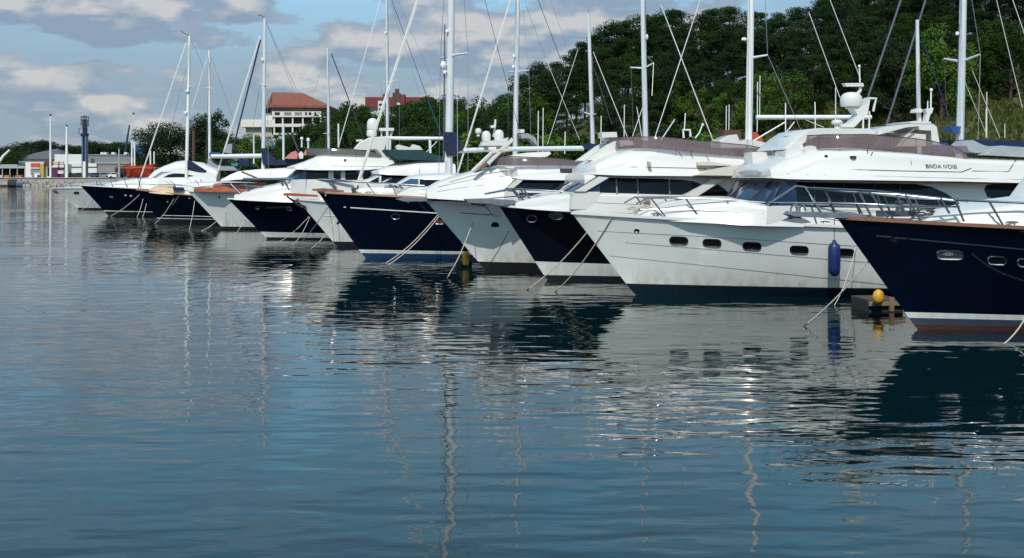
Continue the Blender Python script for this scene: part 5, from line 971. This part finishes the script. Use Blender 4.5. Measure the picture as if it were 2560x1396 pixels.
k.bx('wall', 'white_wall', B2(397, 228, 830, 330, c3), 0, 14); k.bx('roof', 'red_wall', B2(395, 163, 832, 230, c3), .8, 15)
k.bx('stair_tower', 'brown', B2(572, 135, 616, 232, c3), 1.4, 4); k.bx('stair_tower', 'red_wall', B2(622, 146, 650, 232, c3), 1.6, 4); k.bx('chimney', 'brown', B2(588, 110, 612, 140, c3), 1.2, 2); k.bx('stair_tower', 'red_wall', B2(508, 143, 532, 190, c3), 1.6, 4); k.bx('bay', 'white_wall', B2(478, 188, 522, 290, c3), 2, 3); k.bx('awning', 'white_wall', B2(600, 200, 620, 214, c3), 1.8, 1)
for y in (206, 235, 258): k.bx('window', 'glass', B2(484, y, 512, y+12, c3), 2.1, .2)
for x in (405, 425, 445, 462): k.bx('window', 'concrete_grey', B2(x, 240, x+9, 258, c3), .1, .3)
def b1(x0, y0, x1, y1): return B2(x0, y0, x1, y1, c1)
q = Site('quay_wall', 'long pale stone quay wall across the harbour', 'quay', 0, 326.4, base=0)
m = MB(); a, b = W(-900, 446, 326.4), W(330, 446, 326.4); n = 46; rq = random.Random(3)
for i in range(n):
    x0, x1 = a.x+(b.x-a.x)*i/n, a.x+(b.x-a.x)*(i+1)/n; m.box(((x0+x1)/2-q.o.x, .35+rq.uniform(-.05, .05), 1.08+rq.uniform(-.05, .03)), (x1-x0-.05, .8, 2.5))
m.build('stone_course', 'rock', q.root); m = MB(); m.box(((a.x+b.x)/2-q.o.x, .25, 2.36), (b.x-a.x, 1.1, .16)); m.build('coping', 'concrete', q.root)
m = MB(); m.box(((a.x+b.x)/2-q.o.x, -.2, .22), (b.x-a.x, .5, .5)); m.build('wet_ledge', 'dock_dark', q.root)
m = MB(); rr_ = random.Random(8)
for i in range(900):
    u = rr_.uniform(60, 420); d = interp(SHORE, u)-1.5+rr_.uniform(-1.6, 2.2); s_ = rr_.uniform(.3, .9); p = W(u, 400, d); p.z = rr_.uniform(0.1, 2.3)*min(1, max(.1, (d-interp(SHORE, u)+3.2)/4)); V = [Vector((sx*rr_.uniform(.6, 1), sy*rr_.uniform(.6, 1), sz*rr_.uniform(.5, 1)))*s_*.5+p for sz in (-1, 1) for sx, sy in ((-1, -1), (1, -1), (1, 1), (-1, 1))]
    m.add(V, [(3, 2, 1, 0), (4, 5, 6, 7), (0, 1, 5, 4), (1, 2, 6, 5), (2, 3, 7, 6), (3, 0, 4, 7)])
tag(m.build('boulders', 'rock'), 'pale rubble boulders along the foot of the quay', 'boulders', kind='stuff')
s = Site('pavilion', 'open sided pavilion with pale grey canopy at the left end of the quay', 'pavilion', 10, 338); s.bx('roof', 'canvas_grey', b1(-60, 752, 222, 772), .5, 7); s.bx('roof_ridge', 'canvas_grey', b1(-20, 738, 150, 752), -1, 4); s.bx('shade_panel', 'shade_open', b1(-60, 772, 215, 832), -5, .3)  # rear sheet is coloured near black as painted shade under the open canopy
for x in (-50, 20, 85, 150, 215): s.bx('post', 'white_wall', b1(x-1.5, 770, x+1.5, 850), .3, .3)
s = Site('kiosk', 'white harbour kiosk with a red sign panel and a yellow end', 'kiosk', 85, 336); s.bx('wall', 'white_wall', b1(222, 718, 380, 850), 0, 5); s.bx('sign_panel', 'red_paint', b1(268, 727, 346, 762), .3, .3); s.bx('window', 'grey_wall', b1(268, 772, 345, 822), .15, .3); s.bx('end_panel', 'yellow', b1(349, 730, 381, 852), .4, 2); s.bx('counter', 'concrete_grey', b1(270, 822, 345, 835), .5, .6); s.bx('blind', 'canvas_white', b1(268, 766, 345, 774), .4, .4)
s = Site('shop', 'beige quay shop with a rooftop sign and a dark purple front', 'shop', 138, 337); s.bx('wall', 'plaster', b1(382, 735, 556, 860), 0, 6); s.bx('roof_sign', 'canvas_cream', b1(410, 714, 552, 736), .2, .5); s.bx('shop_front', 'purple', b1(446, 766, 556, 858), .2, .3); s.bx('door', 'glass', b1(413, 766, 444, 838), .15, .3); s.bx('fascia', 'white_wall', b1(405, 746, 556, 764), .3, .4)
m = MB(); a = s.pt(c1(424, 722)[0], .5); m.lathe([(1, -.15), (1.15, 0), (1, .15)], (0, 0, 0), 14); m.v = [(a.x+x, a.y+z, a.z+y) for x, y, z in m.v]; m.build('round_sign', 'brown', s.root)
m = MB(); g = Site('warehouse', 'long dark grey warehouse with a low pitched roof behind the kiosks', 'building', 100, 368); a, b, c, d = g.pt(c1(158, 665)[0]), g.pt(c1(545, 660)[0]), g.pt(c1(330, 640)[0], -10), g.pt(c1(500, 605)[0], -10)
g.bx('wall', 'grey_wall', b1(160, 690, 545, 800), 0, 20); a, b = g.pt(c1(155, 692)[0], .5), g.pt(c1(548, 692)[0], .5); c, d = g.pt(c1(300, 640)[0], -10), g.pt(c1(500, 600)[0], -10)
m.add([a, b, b+Vector((0, 21, 0)), a+Vector((0, 21, 0)), c, d], [(0, 1, 5, 4), (1, 2, 5), (2, 3, 4, 5), (3, 0, 4), (3, 2, 1, 0)]); m.build('roof', 'grey_roof', g.root)
g = Site('hall', 'long low white and grey hall with a flat roof beside the blue tower', 'building', 230, 352); g.bx('wall', 'white_wall', b1(476, 650, 762, 850), 0, 18); g.bx('grey_wing', 'grey_wall', b1(762, 656, 1150, 850), .2, 16); g.bx('wall_band', 'white_wall', b1(590, 770, 845, 850), .6, .5); g.bx('shutter', 'concrete_grey', b1(850, 762, 1005, 812), .4, .3); g.bx('shutter', 'glass_frame', b1(1008, 756, 1150, 815), .4, .3); g.bx('canopy', 'white_wall', b1(590, 728, 842, 758), .8, .8); g.bx('parapet', 'concrete_grey', b1(758, 650, 1152, 660), .4, 16.4); g.bx('fascia_line', 'concrete', b1(845, 722, 1150, 730), .5, .4); g.bx('shutter', 'grey_wall', b1(590, 758, 842, 770), .5, .4)
for x in (890, 915, 985, 1095): g.bx('roof_unit', 'white_wall', b1(x-14, 632, x+14, 651), -4, 2)
g.bx('roof_frame', 'dark_steel', b1(790, 685, 815, 722), .6, .3)
g = Site('shed', 'blue harbour shed behind the red boat', 'shed', 353, 372); g.bx('wall', 'blue_paint', b1(1178, 575, 1290, 780), 0, 8); g.bx('roof', 'grey_roof', b1(1172, 560, 1296, 576), .4, 9)
g = Site('signal_tower', 'slim blue grey harbour tower with a dark cabin and a cage on top', 'tower', 209, 334)
for b in ((712, 478, 722, 870), (742, 478, 752, 870)): g.bx('leg', 'tower_blue', b1(*b), 0, 1.6)
g.bx('shaft', 'tower_dark', b1(724, 490, 740, 870), -.3, 1.0); g.bx('base', 'plaster', b1(722, 712, 745, 850), .5, .5)
P = lambda x, y: g.pt(c1(x, y)[0])
m = MB(); c = P(729, 478); k_ = 334/F/3.49; m.lathe([(18*k_, -.9), (36*k_, -.2), (37*k_, .3), (20*k_, .4)], (c.x, .8, c.z), 14); m.build('platform', 'tower_dark', g.root, 30)
m = MB(); c = P(732, 437); m.lathe([(20*k_, -3.2), (22*k_, 0), (24*k_, 2.6), (18*k_, 3.0)], (c.x, .8, c.z), 8); m.build('cabin', 'tower_dark', g.root, 20)
m = MB()
for x in (706, 754):
    for y_ in (.1, 1.6): m.tube([(P(x, 405).x, y_, P(x, 405).z), (P(x, 322).x, y_, P(x, 322).z)], .12, 5)
m.tube([(P(731, 405).x, .8, P(0, 405).z), (P(731, 308).x, .8, P(0, 308).z)], .14, 5)
for y in (322, 350, 382):
    L_ = [(P(706, y).x, .1, P(0, y).z), (P(754, y).x, .1, P(0, y).z), (P(754, y).x, 1.6, P(0, y).z), (P(706, y).x, 1.6, P(0, y).z)]
    for i in range(4): m.tube([L_[i], L_[(i+1) % 4]], .1 if y > 330 else .16, 5)
m.build('cage', 'dark_steel', g.root, 60); m = MB(); m.tube([P(688, 478), P(690, 420)], .1, 5); m.tube([P(690, 430), P(705, 428)], .08, 5); m.tube([P(700, 420), P(760, 420)], .08, 5); m.build('rail', 'dark_steel', g.root, 60)
g = Site('chimney', 'rust brown square chimney beside the tall left mast', 'chimney', 482, 305); g.bx('shaft', 'brown', B2(254, 455, 271, 760), 0, 1.6); g.bx('cap', 'brown', B2(252, 448, 273, 456), .2, 2.0)
def pole(name, x, y0, y1, d, r, mat, label, f=c1, tops=True, x1=None):
    a, b = f(x, y1)[0], f(x1 or x, y0)[0]; A_, B_ = W(a[0], a[1], d), W(b[0], b[1], d); o = empty(name, A_, 0, label, name.replace('_', ' ')); m = MB(); m.tube([(0, 0, -1.0), (B_-A_)*.5, B_-A_], [r*1.2, r, r*.7], 8); m.build('pole', mat, o, 60)
    if tops: m = MB(); m.lathe([(.1, -.2), (.3, 0), (.3, .3), (.05, .45)], B_-A_, 10); m.build('finial', 'dark_steel', o, 50)
    return o
pole('flagpole', 440, 312, 850, 333, .26, 'mast_white', 'tallest white pole on the quay with a dark finial, above the beige shop'); pole('flagpole', 582, 405, 850, 333, .36, 'mast_white', 'shorter thick white pole between the shop and the blue tower'); pole('lamp_post', 1040, 600, 850, 336, .28, 'canvas_grey', 'grey lamp post with pale head in front of the grey hall'); pole('flagpole', 1165, 298, 760, 350, .16, 'mast_paint', 'thin grey pole rising left of the red boat'); pole('crane_jib', 1090, 392, 640, 420, .35, 'tower_dark', 'thin dark leaning crane jib above the grey hall', tops=False, x1=1130); pole('gangway', -30, 612, 720, 330, .35, 'mast_white', 'white slanting gangway at the left edge of the quay', tops=False, x1=84)
r = empty('fishing_boat', W(350, 440, 318), 0, 'bright orange red boat hull standing ashore with thin white masts', 'boat'); r.location.z = 2.4
m = MB(); k_ = 318/F/3.49; rings = []
for i in range(13):
    u = i/12; x = (u-.5)*275*k_; wd = 2.4*(math.sin(math.pi*min(1, (u+.06)/.55)/2)**.8 if u < .5 else 1-.25*(u-.5)); zt = 3.0+.5*abs(u-.4)**1.5*2.5; xb = .10*(1-u)*10; xs = (x-275*k_*.5*0)*(.82 if True else 1)
    rings.append([(x, -wd, zt), (xs, -wd*.85, zt*.55), (xs, -wd*.25, .1), (xs, wd*.25, .1), (xs, wd*.85, zt*.55), (x, wd, zt)])
m.loft(rings); o = m.build('hull', 'red_paint', r, 40); m = MB(); m.box((0, 0, -.1), (16, 1.4, .3)); m.build('cradle', 'dock_dark', r); m = MB()
for i in range(13): pass
m.box((0, -2.38, 2.55), (17, .1, .12)); m.build('rubbing_strake', 'orange_paint', r)
for x, y in ((1150, 530), (1174, 540), (1312, 620), (1345, 625)): m = MB(); a = W(*c1(x, 760)[0], 318)-Vector(r.location); b = W(*c1(x, y)[0], 318)-Vector(r.location); m.tube([(a.x, 0, 1.5), (b.x, 0, b.z)], .2, 6); m.build('mast', 'mast_white', r, 60)
def car(u, d, col, label):
    p = W(u, 400, d); r = empty('parked_car', (p.x, d, 2.2), rt.choice((0, 3.14)), label, 'car', 'cars parked along the quay'); m = MB()
    m.prism([(-2.1, .35), (2.1, .35), (2.15, .75), (1.9, .95), (1.0, 1.02), (-1.9, 1.05), (-2.15, .85)], -.85, .85); m.prism([(-1.75, 1.03), (1.0, 1.0), (.45, 1.48), (-1.35, 1.52)], -.72, .72); m.build('body', col, r)
    m = MB(); m.prism([(-1.5, 1.08), (.75, 1.06), (.35, 1.4), (-1.25, 1.42)], -.74, .74); m.build('window', 'glass', r)
    for x in (-1.3, 1.3):
        for y in (-.8, .8): m = MB(); m.lathe([(.2, -.12), (.34, -.1), (.34, .1), (.2, .12)], (0, 0, 0), 12); m.v = [(x+a, y+c, .34+b) for a, b, c in m.v]; m.build('wheel', 'rubber', r)
for u, d, c, l in ((168, 342, 'car_dark', 'dark car parked beside the beige shop'), (184, 343, 'car_white', 'white car parked left of the blue tower'), (196, 341, 'car_dark', 'dark car parked at the foot of the blue tower'), (225, 343, 'car_silver', 'silver car right of the blue tower'), (244, 342, 'car_blue', 'blue car before the grey hall, left one'), (258, 341, 'car_silver', 'silver car before the grey hall, middle one'), (272, 342, 'car_silver', 'silver car before the grey hall, right one'), (292, 340, 'car_white', 'white car close to the red boat'), (313, 340, 'car_dark', 'dark car under the bow of the red boat')): car(u, d, c, l)
def quaybox(nm, mat, b, d, label, cat): s_ = Site(nm, label, cat, (c1(b[0], 0)[0][0]+c1(b[2], 0)[0][0])/2, d, base=2.2); s_.bx('body', mat, b1(*b), 0, 1.2); s_.bx('lid', mat, b1(b[0]-2, b[1]-5, b[2]+2, b[1]), .1, 1.4)
quaybox('crate', 'orange_paint', (35, 838, 78, 858), 326.9, 'orange crate on the quay edge at far left', 'crate'); quaybox('crate', 'orange_paint', (160, 838, 184, 858), 327, 'small orange crate beside the dark roll on the quay', 'crate'); quaybox('crate', 'canvas_white', (300, 815, 345, 850), 331, 'white box in front of the kiosk window', 'crate'); quaybox('crate', 'car_dark', (325, 835, 340, 862), 329, 'narrow dark bin in front of the kiosk', 'bin'); quaybox('notice_board', 'white_wall', (505, 795, 550, 818), 332, 'white notice board in front of the purple shop front', 'sign')
for x0, x1, y0, y1, mt, lb in ((72, 142, 870, 926, 'rubber', 'big black rubber roll hung on the quay wall'), (146, 212, 885, 932, 'boot_slate', 'grey rubber block hung on the quay wall'), (216, 260, 890, 932, 'boot_blue', 'dark blue rubber block hung on the quay wall')):
    p0, p1 = c1(x0, y0)[0], c1(x1, y1)[0]; a, b = W(*p0, 325.9), W(*p1, 325.9); o = empty('quay_fender', ((a.x+b.x)/2, 325.9, b.z), 0, lb, 'fender'); m = MB(); hh = a.z-b.z; m.loft([[(x, -.5*k, z) for z, k in ((0, .7), (hh*.1, 1), (hh*.8, 1), (hh, .6))]+[(x, .4, hh), (x, .4, 0)] for x in ((a.x-b.x)/2, (a.x-b.x)*.3, 0, (b.x-a.x)*.3, (b.x-a.x)/2)]); m.build('body', mt, o, 40)
    m = MB(); m.tube([(0, 0, hh), (0, .5, hh+.5)], .1, 5); m.build('chain', 'dark_steel', o)
